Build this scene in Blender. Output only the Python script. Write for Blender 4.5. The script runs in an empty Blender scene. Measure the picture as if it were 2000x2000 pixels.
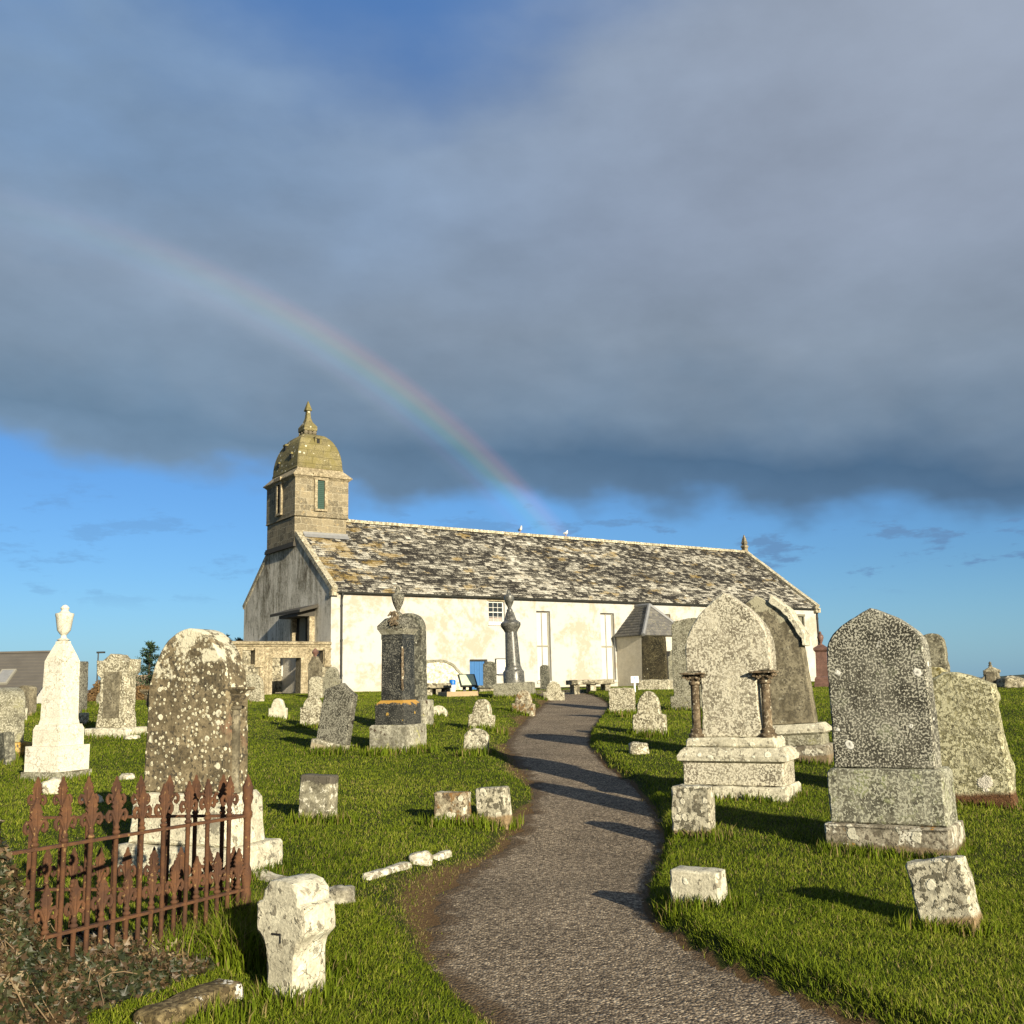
import bpy, bmesh, math, random
import numpy as np
from mathutils import Vector, Matrix, noise, Euler
R = math.radians
random.seed(7); rng = np.random.default_rng(11)
SC = bpy.context.scene
COL = SC.collection
# ------------------------------------------------------------------ camera, sky, sun, exposure
EYE = 1.6
PITCH, ROLL, F = R(9.6), R(1.25), 2000.0
cam_d = bpy.data.cameras.new('camera'); cam = bpy.data.objects.new('camera', cam_d); COL.objects.link(cam)
cam_d.sensor_width = 36; cam_d.lens = 36.0; cam_d.clip_start = .05; cam_d.clip_end = 20000
cam.matrix_world = Matrix.Translation((0, 0, EYE)) @ Matrix.Rotation(R(90) + PITCH, 4, 'X') @ Matrix.Rotation(-ROLL, 4, 'Z')
SC.camera = cam
SUN_AZ, SUN_EL = R(150.8), R(17.5)      # clockwise from +Y
sund = bpy.data.lights.new('sun', 'SUN'); sund.energy = 5.0; sund.angle = R(.53); sund.color = (1, .88, .66)
sun = bpy.data.objects.new('sun', sund); COL.objects.link(sun)
SUND = Vector((math.sin(SUN_AZ)*math.cos(SUN_EL), math.cos(SUN_AZ)*math.cos(SUN_EL), math.sin(SUN_EL)))
sun.rotation_euler = SUND.to_track_quat('Z', 'Y').to_euler()
SC.view_settings.view_transform = 'Standard'; SC.view_settings.look = 'None'
SC.view_settings.exposure = 0.84; SC.view_settings.gamma = 1
SC.view_settings.use_curve_mapping = False

# ------------------------------------------------------------------ node helpers
class V:
    """a socket with arithmetic"""
    def __init__(s, b, k): s.b, s.k = b, k
    def _m(s, op, *o, clamp=False): return s.b.math(op, s, *o, clamp=clamp)
    def __add__(s, o): return s._m('ADD', o)
    def __radd__(s, o): return s._m('ADD', o)
    def __sub__(s, o): return s._m('SUBTRACT', o)
    def __rsub__(s, o): return s.b.math('SUBTRACT', o, s)
    def __mul__(s, o): return s._m('MULTIPLY', o)
    def __rmul__(s, o): return s._m('MULTIPLY', o)
    def __truediv__(s, o): return s._m('DIVIDE', o)
    def abs(s): return s._m('ABSOLUTE')
    def pow(s, e): return s._m('POWER', e)
    def sm(s, lo, hi):
        n = s.b.n('ShaderNodeMapRange', interpolation_type='SMOOTHSTEP')
        s.b.put(n.inputs[0], s); s.b.put(n.inputs[1], lo); s.b.put(n.inputs[2], hi)
        return V(s.b, n.outputs[0])
class NB:
    def __init__(s, nt): s.nt = nt
    def n(s, t, **kw):
        x = s.nt.nodes.new(t)
        for k, v in kw.items(): setattr(x, k, v)
        return x
    def put(s, sock, v):
        if isinstance(v, V): s.nt.links.new(v.k, sock)
        elif isinstance(v, tuple) and len(v) == 3 and sock.type == 'RGBA': sock.default_value = (*v, 1)
        else: sock.default_value = v
    def math(s, op, *a, clamp=False):
        x = s.n('ShaderNodeMath', operation=op, use_clamp=clamp)
        for i, v in enumerate(a): s.put(x.inputs[i], v)
        return V(s, x.outputs[0])
    def noise(s, co, scale, detail=4, rough=.55, dist=0, out=0):
        x = s.n('ShaderNodeTexNoise')
        if co is not None: s.put(x.inputs['Vector'], co)
        s.put(x.inputs['Scale'], scale); s.put(x.inputs['Detail'], detail); s.put(x.inputs['Roughness'], rough); s.put(x.inputs['Distortion'], dist)
        return V(s, x.outputs[out])
    def voro(s, co, scale, feature='F1'):
        x = s.n('ShaderNodeTexVoronoi', feature=feature)
        s.put(x.inputs['Vector'], co); s.put(x.inputs['Scale'], scale)
        return V(s, x.outputs['Distance']), (V(s, x.outputs['Color']) if feature == 'F1' else None)
    def mix(s, f, a, b, blend='MIX'):
        x = s.n('ShaderNodeMix', data_type='RGBA', blend_type=blend)
        s.put(x.inputs[0], f); s.put(x.inputs[6], a); s.put(x.inputs[7], b)
        return V(s, x.outputs[2])
    def vec(s, op, a, b=None):
        x = s.n('ShaderNodeVectorMath', operation=op)
        s.put(x.inputs[0], a)
        if b is not None: s.put(x.inputs[1] if op != 'SCALE' else x.inputs[3], b)
        return V(s, x.outputs[1] if op in ('LENGTH', 'DOT_PRODUCT') else x.outputs[0])
    def comb(s, x, y, z):
        c = s.n('ShaderNodeCombineXYZ')
        for i, v in enumerate((x, y, z)): s.put(c.inputs[i], v)
        return V(s, c.outputs[0])
    def sep(s, v):
        c = s.n('ShaderNodeSeparateXYZ'); s.put(c.inputs[0], v)
        return [V(s, o) for o in c.outputs]
    def ramp(s, f, pts, interp='LINEAR'):
        x = s.n('ShaderNodeValToRGB'); cr = x.color_ramp; cr.interpolation = interp
        while len(cr.elements) < len(pts): cr.elements.new(.5)
        for e, (p, c) in zip(cr.elements, pts): e.position = p; e.color = (*c, 1)
        s.put(x.inputs[0], f); return V(s, x.outputs[0])
    def attr(s, name):
        x = s.n('ShaderNodeAttribute', attribute_name=name); return V(s, x.outputs['Fac'])
    def obj(s): return V(s, s.n('ShaderNodeTexCoord').outputs['Object'])
    def rnd(s): return V(s, s.n('ShaderNodeObjectInfo').outputs['Random'])
    def val(s, v):
        x = s.n('ShaderNodeValue'); x.outputs[0].default_value = v; return V(s, x.outputs[0])
def newmat(name):
    m = bpy.data.materials.new(name); m.use_nodes = True; m.node_tree.nodes.clear()
    return m, NB(m.node_tree)
def finish(m, b, col, rough=.85, bump=None, bstr=.5, bdist=.01, spec=.3, metal=0., trans=0.):
    p = b.n('ShaderNodeBsdfPrincipled'); o = b.n('ShaderNodeOutputMaterial')
    b.put(p.inputs['Base Color'], col); b.put(p.inputs['Roughness'], rough)
    b.put(p.inputs['Specular IOR Level'], spec); b.put(p.inputs['Metallic'], metal)
    if bump is not None:
        k = b.n('ShaderNodeBump'); b.put(k.inputs['Height'], bump); b.put(k.inputs['Strength'], bstr); b.put(k.inputs['Distance'], bdist)
        m.node_tree.links.new(k.outputs[0], p.inputs['Normal'])
    if trans:
        t = b.n('ShaderNodeBsdfTranslucent'); b.put(t.inputs[0], col)
        x = b.n('ShaderNodeMixShader'); x.inputs[0].default_value = trans
        m.node_tree.links.new(p.outputs[0], x.inputs[1]); m.node_tree.links.new(t.outputs[0], x.inputs[2])
        m.node_tree.links.new(x.outputs[0], o.inputs[0])
    else: m.node_tree.links.new(p.outputs[0], o.inputs[0])
    return m

# ------------------------------------------------------------------ sky (world): clear air, one broad cloud bank, a rainbow opposite the sun
W = bpy.data.worlds.new('World'); SC.world = W; W.use_nodes = True; W.node_tree.nodes.clear()
def build_sky():
    b = NB(W.node_tree)
    D = V(b, b.n('ShaderNodeTexCoord').outputs['Generated'])
    D = b.vec('NORMALIZE', D)
    x, y, z = b.sep(D)
    el = b.math('ARCSINE', z) * (180/math.pi)
    az = b.math('ARCTAN2', x, y) * (180/math.pi)
    sky = b.n('ShaderNodeTexSky', sky_type='NISHITA'); sky.sun_disc = False; sky.sun_elevation = SUN_EL; sky.sun_rotation = SUN_AZ
    sky.air_density = 1.0; sky.dust_density = .6; sky.ozone_density = 2.0
    s = b.vec('SCALE', V(b, sky.outputs[0]), .082)
    bh = b.math('ABSOLUTE', az).sm(45, 110)
    s = b.mix(1.0, s, b.mix(bh, (.33, .55, .83), (.42, .44, .48)), 'MULTIPLY')
    # cloud bank in a plane above: project direction for perspective-true structure
    inv = b.math('DIVIDE', 1.0, b.math('MAXIMUM', z, .03))
    pc = b.comb(x*inv, y*inv, 0.0)
    ae = b.comb(az*.05, el*.11, 0.0)
    n1 = b.noise(ae, 1.6, 5, .5)            # broad
    n2 = b.noise(b.comb(az*.06+el*.03, el*.17-az*.02, 3.7), 3.0, 8, .62)
    n3 = b.noise(pc, .9, 5, .55)
    n2e = b.noise(b.comb(az*.07+el*.02, el*.10, 3.7), 2.6, 3, .5)
    edge = 10.1 - az*.085 + (n2e-.5)*4.0 + (n1-.5)*2.6
    v = el - edge                                            # degrees above the cloud base
    cov = (v + (n2-.5)*.9).sm(-.7, 1.2)
    cov = b.math('MAXIMUM', cov, v.sm(.2, 1.6))
    darkR = az.sm(-26, 16)                                   # bank is heavier to the right
    t = b.math('DIVIDE', v + (n1-.5)*5, 15.0, clamp=True)
    dk = b.ramp(t, [(0, (.10, .185, .305)), (.16, (.075, .145, .245)), (.36, (.165, .235, .325)), (.62, (.225, .285, .365)), (1, (.255, .31, .405))])
    lt = b.ramp(t, [(0, (.19, .30, .44)), (.14, (.145, .235, .345)), (.36, (.195, .275, .375)), (.65, (.225, .30, .405)), (1, (.20, .305, .46))])
    c = b.mix(darkR, lt, dk)
    nd = b.noise(b.comb(az*.035+el*.06, el*.05-az*.03, 5.3), 2.4, 8, .6)
    mott = (nd-.5)*.34 + (n3-.5)*.42*el.sm(14, 30) + (n1-.5)*.38 + (n2-.5)*.10 + 1
    c = b.vec('SCALE', c, mott*.60)
    warm = az.sm(8, 30)*el.sm(14, 36)
    c = b.mix(warm*.35, c, (.27, .30, .36))
    # blue openings high up
    d1 = b.math('SQRT', ((az+7)/17).pow(2) + ((el-40)/8.5).pow(2))
    op = 1 - (d1 + (n3-.5)*1.3 + (n1-.5)*.8).sm(.35, 1.45)
    op2 = (1 - az.sm(-30, 2)) * el.sm(24, 40) * .5 * n1.sm(.3, .65)
    op = b.math('MAXIMUM', op*.9, op2)
    c = b.mix(op, c, (.040, .108, .265))
    behind = b.math('ABSOLUTE', az).sm(60, 100)
    cov = cov * (1 - behind*.85)
    out = b.mix(cov, s, c)
    # small dark scraps below the bank
    sn = b.noise(b.comb(az*.11, el*.36, 9.1), 2.1, 7, .62)
    scrap = sn.sm(.545, .64) * el.sm(4.0, 5.6) * (1-el.sm(9.5, 12)) * (1-cov) * (1-behind) * (.35+.65*az.sm(-10, 18)) * .8
    out = b.mix(scrap, out, (.075, .15, .27))
    # low haze near the horizon
    out = b.mix((1-el.sm(-1, 7))*.30, out, (.21, .40, .62))
    # rainbow: angle from the antisolar point
    anti = -Vector((math.sin(R(149.0))*math.cos(SUN_EL), math.cos(R(149.0))*math.cos(SUN_EL), math.sin(SUN_EL)))
    ang = b.math('ARCCOSINE', b.vec('DOT_PRODUCT', D, tuple(anti))) * (180/math.pi)
    f = (ang - 40.15) / 2.6
    bow = b.ramp(f, [(0, (0, 0, 0)), (.16, (.03, .02, .07)), (.32, (.02, .10, .17)), (.48, (.05, .16, .06)), (.63, (.20, .15, .0)), (.78, (.22, .05, .005)), (.92, (.08, .0, .015)), (1, (0, 0, 0))], 'EASE')
    inten = (.42 + .62*az.sm(-18, -4)) * el.sm(5.0, 10.5) * (1-az.sm(8, 20)*.9) * (1-behind) * (.25+.75*az.sm(-30, -14))
    inner = (1-(ang).sm(36, 41.2)) * .0
    bow = b.vec('SCALE', b.mix(.35, bow, (.075, .07, .055)), inten*.30*ang.sm(39.6, 40.4)*(1-ang.sm(42.4, 43.1)))
    soft = ang.sm(39.6, 41)*(1-ang.sm(41.2, 43.4))*inten*(1-az.sm(-22, -2))*.055
    out = b.mix(1.0, out, bow, 'ADD')
    out = b.mix(1.0, out, b.comb(soft, soft, soft*.9), 'ADD')
    bg = b.n('ShaderNodeBackground'); b.put(bg.inputs[0], out); bg.inputs[1].default_value = 1.0
    o = b.n('ShaderNodeOutputWorld'); W.node_tree.links.new(bg.outputs[0], o.inputs[0])
build_sky()

# ------------------------------------------------------------------ terrain and projection helpers
PY = np.array([-30, 0, 4, 8, 17, 26, 35, 50, 75, 110, 180, 300, 700]); PZ = np.array([-.9, 0, .135, .27, .62, 1.0, 1.30, 1.42, 1.20, .1, -6, -13, -16.])
_m = np.gradient(PZ, PY)
def prof(y):
    y = np.clip(y, PY[0], PY[-1]); i = np.clip(np.searchsorted(PY, y)-1, 0, len(PY)-2)
    h = PY[i+1]-PY[i]; t = (y-PY[i])/h
    return (2*t**3-3*t**2+1)*PZ[i]+(t**3-2*t**2+t)*h*_m[i]+(-2*t**3+3*t**2)*PZ[i+1]+(t**3-t**2)*h*_m[i+1]
def sstep(t): t = np.clip(t, 0, 1); return t*t*(3-2*t)
def base_T(x, y):
    x = np.asarray(x, float); y = np.asarray(y, float)
    z = prof(y)
    u = x/np.maximum(y, 6)
    z = z - sstep((-u-.262)/.12)*np.clip(y-36, 0, 60)*.10
    z = z - sstep((u-.40)/.15)*np.clip(y-38, 0, 60)*.05
    z = z + .022*np.sin(x*1.3+y*.45)*np.sin(y*.9-x*.3) + .03*np.sin(x*.41+1)*np.sin(y*.33+2)
    return z
MCAM = cam.matrix_world.to_3x3()
def ray(px, py): return (MCAM @ Vector(((px-1000)/F, -(py-1000)/F, -1))).normalized()
def hit_T(px, py, fn=base_T):
    d = ray(px, py); s = 1.0
    while s < 400:
        p = d*s
        if p.z+EYE < float(fn(p.x, p.y)): break
        s *= 1.02
    lo, hi = s/1.03, s
    for _ in range(40):
        m = (lo+hi)/2; p = d*m
        if p.z+EYE < float(fn(p.x, p.y)): hi = m
        else: lo = m
    p = d*hi; return Vector((p.x, p.y, p.z+EYE))
PATH_L = [(999, 2000), (905, 1935), (872, 1890), (850, 1850), (848, 1800), (862, 1750), (915, 1695), (985, 1655), (1026, 1604), (1045, 1563), (1040, 1522), (1009, 1480), (990, 1449), (1009, 1423), (1040, 1392), (1061, 1375), (1072, 1366)]
PATH_R = [(1790, 2000), (1560, 1915), (1387, 1843), (1284, 1781), (1256, 1746), (1265, 1698), (1284, 1656), (1294, 1615), (1278, 1573), (1242, 1522), (1180, 1480), (1150, 1450), (1151, 1423), (1170, 1397), (1188, 1378), (1186, 1366)]
def edge_fn(pts, sink):
    w = sorted([(p.y, p.x) for p in (hit_T(*q, fn=lambda x, y: base_T(x, y)-sink) for q in pts)])
    ys = np.array([a for a, _ in w]); xs = np.array([c for _, c in w])
    return ys, xs
LY, LX = edge_fn(PATH_L, .06); RY, RX = edge_fn(PATH_R, .0)
# behind the lowest photographed row and past the crest
LY = np.concatenate([[-6, 2.5], LY, [40, 44]]); LX = np.concatenate([[1.2, .55], LX, [LX[-1]-.6, LX[-1]-1.6]])
RY = np.concatenate([[-6, 2.5], RY, [40, 44]]); RX = np.concatenate([[4.2, 2.9], RX, [RX[-1]-.4, RX[-1]-1.2]])
def path_in(x, y):
    """metres inside the path edge (negative outside)"""
    return np.minimum(x-np.interp(y, LY, LX), np.interp(y, RY, RX)-x) - np.clip(y-37, 0, 10)*.4
def T(x, y):
    d = path_in(np.asarray(x, float), np.asarray(y, float))
    right = (np.asarray(x) > (np.interp(y, LY, LX)+np.interp(y, RY, RX))/2)
    w = np.where(right, .16, .45)
    return base_T(x, y) - .10*sstep((d+w)/w)
def gnd(px, py):
    return hit_T(px, py, T)
FWD = MCAM @ Vector((0, 0, -1)); UPV = MCAM @ Vector((0, 1, 0)); RGT = MCAM @ Vector((1, 0, 0))
def depth(p): return (Vector(p)-Vector((0, 0, EYE))).dot(FWD)
def mpp(p): return depth(p)/F
def at_y(px, py, Y):
    d = ray(px, py); return d*(Y/d.y)+Vector((0, 0, EYE))
def tz(x, y): return float(T(x, y))

# ------------------------------------------------------------------ mesh helpers
def link(o, parent=None):
    COL.objects.link(o)
    if parent is not None: o.parent = parent
    return o
def tag(o, label=None, cat=None, group=None, kind=None):
    if label: o['label'] = label
    if cat: o['category'] = cat
    if group: o['group'] = group
    if kind: o['kind'] = kind
    return o
def thing(name, label, cat, loc, rz=0, group=None, tilt=(0, 0)):
    o = bpy.data.objects.new(name, None); COL.objects.link(o)
    o.empty_display_size = .1; o.location = loc; o.rotation_euler = (tilt[0], tilt[1], rz)
    return tag(o, label, cat, group)
class MB:
    def __init__(s): s.v, s.f = [], []
    def add(s, vs, fs):
        k = len(s.v); s.v += [tuple(p) for p in vs]; s.f += [tuple(i+k for i in f) for f in fs]; return s
    def box(s, x0, x1, y0, y1, z0, z1):
        vs = [(x, y, z) for z in (z0, z1) for x, y in ((x0, y0), (x1, y0), (x1, y1), (x0, y1))]
        return s.add(vs, [(3, 2, 1, 0), (4, 5, 6, 7), (0, 1, 5, 4), (1, 2, 6, 5), (2, 3, 7, 6), (3, 0, 4, 7)])
    def loft(s, rings, cap=True):
        n = len(rings[0]); vs = [p for r in rings for p in r]; fs = []
        for i in range(len(rings)-1):
            for j in range(n):
                a, c = i*n+j, i*n+(j+1) % n
                fs.append((a, c, c+n, a+n))
        if cap: fs += [tuple(range(n-1, -1, -1)), tuple((len(rings)-1)*n+j for j in range(n))]
        return s.add(vs, fs)
    def lathe(s, prof_, n=24, c=(0, 0)):
        return s.loft([[(c[0]+r*math.cos(2*math.pi*j/n), c[1]+r*math.sin(2*math.pi*j/n), z) for j in range(n)] for r, z in prof_])
    def sq(s, secs, cx=0, cy=0, ch=0.):
        """square sections (half_x, half_y, z) with optional corner chamfer"""
        rings = []
        for hx, hy, z in secs:
            k = ch*min(hx, hy)
            if ch: rings.append([(cx+a, cy+c, z) for a, c in ((-hx+k, -hy), (hx-k, -hy), (hx, -hy+k), (hx, hy-k), (hx-k, hy), (-hx+k, hy), (-hx, hy-k), (-hx, -hy+k))])
            else: rings.append([(cx+a, cy+c, z) for a, c in ((-hx, -hy), (hx, -hy), (hx, hy), (-hx, hy))])
        return s.loft(rings)
    def tube(s, pts, r, n=8):
        pts = [Vector(p) for p in pts]; rr = r if isinstance(r, (list, tuple)) else [r]*len(pts); rings = []
        for i, p in enumerate(pts):
            t = (pts[min(i+1, len(pts)-1)]-pts[max(i-1, 0)]).normalized()
            a = t.orthogonal().normalized() if i == 0 else (a-t*a.dot(t)).normalized()
            q = t.cross(a)
            rings.append([p+(a*math.cos(2*math.pi*j/n)+q*math.sin(2*math.pi*j/n))*rr[i] for j in range(n)])
        return s.loft(rings)
    def ball(s, c, r, n=10):
        return s.loft([[(c[0]+r*math.sin(t)*math.cos(2*math.pi*j/n), c[1]+r*math.sin(t)*math.sin(2*math.pi*j/n), c[2]-r*math.cos(t)) for j in range(n)] for t in [math.pi*(i+.15)/(6.3) for i in range(7)]])
    def prism(s, out, y0, y1):
        """outline of (x,z), anticlockwise seen from -y, pushed from y0 to y1"""
        n = len(out)
        vs = [(x, y0, z) for x, z in out]+[(x, y1, z) for x, z in out]
        fs = [tuple(range(n)), tuple(range(2*n-1, n-1, -1))]+[(j, j+n, (j+1) % n+n, (j+1) % n) for j in range(n)]
        return s.add(vs, fs)
    def build(s, name, mat, parent=None, smooth=None, xf=None):
        me = bpy.data.meshes.new(name); me.from_pydata(s.v, [], s.f)
        if xf is not None: me.transform(xf)
        me.validate(); me.materials.append(mat)
        bm = bmesh.new(); bm.from_mesh(me); bmesh.ops.recalc_face_normals(bm, faces=bm.faces); bm.to_mesh(me); bm.free()
        if smooth is not None:
            me.polygons.foreach_set('use_smooth', [True]*len(me.polygons)); me.set_sharp_from_angle(angle=R(smooth))
        me.update()
        return link(bpy.data.objects.new(name, me), parent)
def resample(out, step):
    r = []
    for i, p in enumerate(out):
        q = out[(i+1) % len(out)]; d = math.hypot(q[0]-p[0], q[1]-p[1]); k = max(1, round(d/step))
        r += [(p[0]+(q[0]-p[0])*j/k, p[1]+(q[1]-p[1])*j/k) for j in range(k)]
    return r
def slab(name, out, y0, y1, mat, parent, bev=.012, rough=.004, step=.05, wob=6., face=.0):
    """a weathered stone: outline (x,z) seen from the front, thickness y0..y1, worn arrises"""
    sd = random.random()*50
    out = resample(out, step); n = len(out)
    nrm = []
    for i in range(n):
        a, c = out[i-1], out[(i+1) % n]; tx, tz_ = c[0]-a[0], c[1]-a[1]; l = math.hypot(tx, tz_) or 1
        nrm.append((tz_/l, -tx/l))
    o2 = []
    for (x, z), (nx, nz) in zip(out, nrm):
        k = (noise.noise((x*wob, z*wob, sd))+.6*noise.noise((x*wob*3.1, z*wob*3.1, sd)))*rough
        o2.append((x+nx*k, z+nz*k))
    def ring(y, ins, ph):
        r = []
        for (x, z), (nx, nz) in zip(o2, nrm):
            w = ins*(1+.9*noise.noise((x*14, z*14, sd+ph)))
            r.append((x-nx*w, y+face*noise.noise((x*5, z*5, sd+ph)), z-nz*w))
        return r
    b = bev
    rings = [ring(y0, b, 1), ring(y0+b*.45, b*.2, 2), ring(y0+b, 0, 2), ring(y1-b, 0, 3), ring(y1-b*.45, b*.2, 3), ring(y1, b, 4)]
    m = MB().loft(rings); o = m.build(name, mat, parent, smooth=50)
    for p in o.data.polygons:
        if len(p.vertices) > 4: p.use_smooth = False
    return o
def rect(w, z0, z1, ch=0., dx=0., skew=0., tw=None):
    h = w/2; t = h if tw is None else tw/2
    if ch: return [(dx-h, z0), (dx+h, z0), (dx+t+skew, z1-ch), (dx+t-ch+skew, z1), (dx-t+ch+skew, z1), (dx-t+skew, z1-ch)]
    return [(dx-h, z0), (dx+h, z0), (dx+t+skew, z1), (dx-t+skew, z1)]
def arch_top(w, zs, zt, n=10, kind='round', dx=0., bot=None, z0=0.):
    """outline: straight sides to zs then an arch up to zt"""
    h = w/2; hb = h if bot is None else bot/2
    p = [(dx-hb, z0), (dx+hb, z0)]
    if kind == 'round': top = [(h*math.cos(t), (zt-zs)*math.sin(t)) for t in [math.pi*i/(2*n) for i in range(2*n+1)]]
    elif kind == 'gothic':
        r = []
        for i in range(n+1):
            t = i/n; r.append((h*(1-t**2.0), (zt-zs)*(t**.92)))
        top = r+[(-a, c) for a, c in reversed(r[:-1])]
    elif kind == 'ogee':
        r = [(h, 0), (h*.93, .12), (h*.8, .33), (h*.6, .55), (h*.35, .78), (h*.12, .95), (0, 1)]
        r = [(a, c*(zt-zs)) for a, c in r]; top = r+[(-a, c) for a, c in reversed(r[:-1])]
    elif kind == 'shoulder':
        r = [(h, 0), (h, .04), (h*.72, .10), (h*.70, .2)]
        r += [(h*.70*math.cos(t), .2+.8*math.sin(t)) for t in [math.pi/2*i/n for i in range(1, n+1)]]
        r = [(a, c*(zt-zs)) for a, c in r]; top = r+[(-a, c) for a, c in reversed(r[:-1])]
    elif kind == 'seg':
        top = [(h*math.cos(t)/math.cos(.5), (zt-zs)*(math.sin(t)-math.sin(.5))/(1-math.sin(.5))) for t in [.5+(math.pi-1.)*i/(2*n) for i in range(2*n+1)]]
    elif kind == 'point': top = [(h, 0), (0, zt-zs), (-h, 0)]
    elif kind == 'wave': top = [(h, 0), (h*.8, (zt-zs)*.5), (h*.3, (zt-zs)), (-h*.1, (zt-zs)*.96), (-h*.5, (zt-zs)*.75), (-h*.86, (zt-zs)*.6), (-h, -.02)]
    return p+[(dx+a, zs+c) for a, c in top]
def wall(name, L, z0, z1, ops, t, mat, parent, xf=None):
    """a wall along +x with its face on y=0 and openings cut through it"""
    xs = sorted({0, L, *[o[0] for o in ops], *[o[1] for o in ops]}); zs = sorted({z0, z1, *[o[2] for o in ops], *[o[3] for o in ops]})
    m = MB()
    def solid(i, j):
        if i < 0 or j < 0 or i >= len(xs)-1 or j >= len(zs)-1: return False
        cx, cz = (xs[i]+xs[i+1])/2, (zs[j]+zs[j+1])/2
        return not any(o[0] < cx < o[1] and o[2] < cz < o[3] for o in ops)
    for i in range(len(xs)-1):
        for j in range(len(zs)-1):
            if not solid(i, j): continue
            a, c, e, g = xs[i], xs[i+1], zs[j], zs[j+1]
            m.add([(a, 0, e), (c, 0, e), (c, 0, g), (a, 0, g)], [(0, 1, 2, 3)])
            m.add([(a, t, e), (c, t, e), (c, t, g), (a, t, g)], [(3, 2, 1, 0)])
            if not solid(i-1, j): m.add([(a, 0, e), (a, t, e), (a, t, g), (a, 0, g)], [(3, 2, 1, 0)])
            if not solid(i+1, j): m.add([(c, 0, e), (c, t, e), (c, t, g), (c, 0, g)], [(0, 1, 2, 3)])
            if not solid(i, j-1): m.add([(a, 0, e), (c, 0, e), (c, t, e), (a, t, e)], [(3, 2, 1, 0)])
            if not solid(i, j+1): m.add([(a, 0, g), (c, 0, g), (c, t, g), (a, t, g)], [(0, 1, 2, 3)])
    me = bpy.data.meshes.new(name); me.from_pydata(m.v, [], m.f)
    bm = bmesh.new(); bm.from_mesh(me); bmesh.ops.remove_doubles(bm, verts=bm.verts, dist=1e-4); bmesh.ops.recalc_face_normals(bm, faces=bm.faces); bm.to_mesh(me); bm.free()
    if xf is not None: me.transform(xf)
    me.materials.append(mat); return link(bpy.data.objects.new(name, me), parent)
def rock(name, rx, ry, rz, mat, parent=None, sub=3, amp=.25, fr=1.6):
    bm = bmesh.new(); bmesh.ops.create_icosphere(bm, subdivisions=sub, radius=1); sd = random.random()*40
    for v in bm.verts:
        p = v.co.copy(); k = 1+amp*noise.noise(p*fr+Vector((sd, 0, 0)))+amp*.4*noise.noise(p*fr*3+Vector((0, sd, 0)))
        q = Vector((math.copysign(abs(p.x)**.75, p.x), math.copysign(abs(p.y)**.75, p.y), math.copysign(abs(p.z)**.75, p.z)))*k
        v.co = (q.x*rx, q.y*ry, q.z*rz)
    me = bpy.data.meshes.new(name); bm.to_mesh(me); bm.free(); me.materials.append(mat)
    me.polygons.foreach_set('use_smooth', [True]*len(me.polygons))
    return link(bpy.data.objects.new(name, me), parent)
def big_mesh(name, verts, quads, tris, mat, attrs=None, parent=None):
    me = bpy.data.meshes.new(name); nq, nt = len(quads), len(tris)
    me.vertices.add(len(verts)); me.vertices.foreach_set('co', np.asarray(verts, np.float32).ravel())
    me.loops.add(nq*4+nt*3); me.loops.foreach_set('vertex_index', np.concatenate([np.asarray(quads, np.int32).ravel(), np.asarray(tris, np.int32).ravel()]))
    me.polygons.add(nq+nt)
    st = np.concatenate([np.arange(nq)*4, nq*4+np.arange(nt)*3]).astype(np.int32)
    me.polygons.foreach_set('loop_start', st)
    for k, a in (attrs or {}).items():
        at = me.attributes.new(k, 'FLOAT', 'POINT'); at.data.foreach_set('value', np.asarray(a, np.float32))
    me.update(calc_edges=True); me.materials.append(mat)
    return link(bpy.data.objects.new(name, me), parent)

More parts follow.
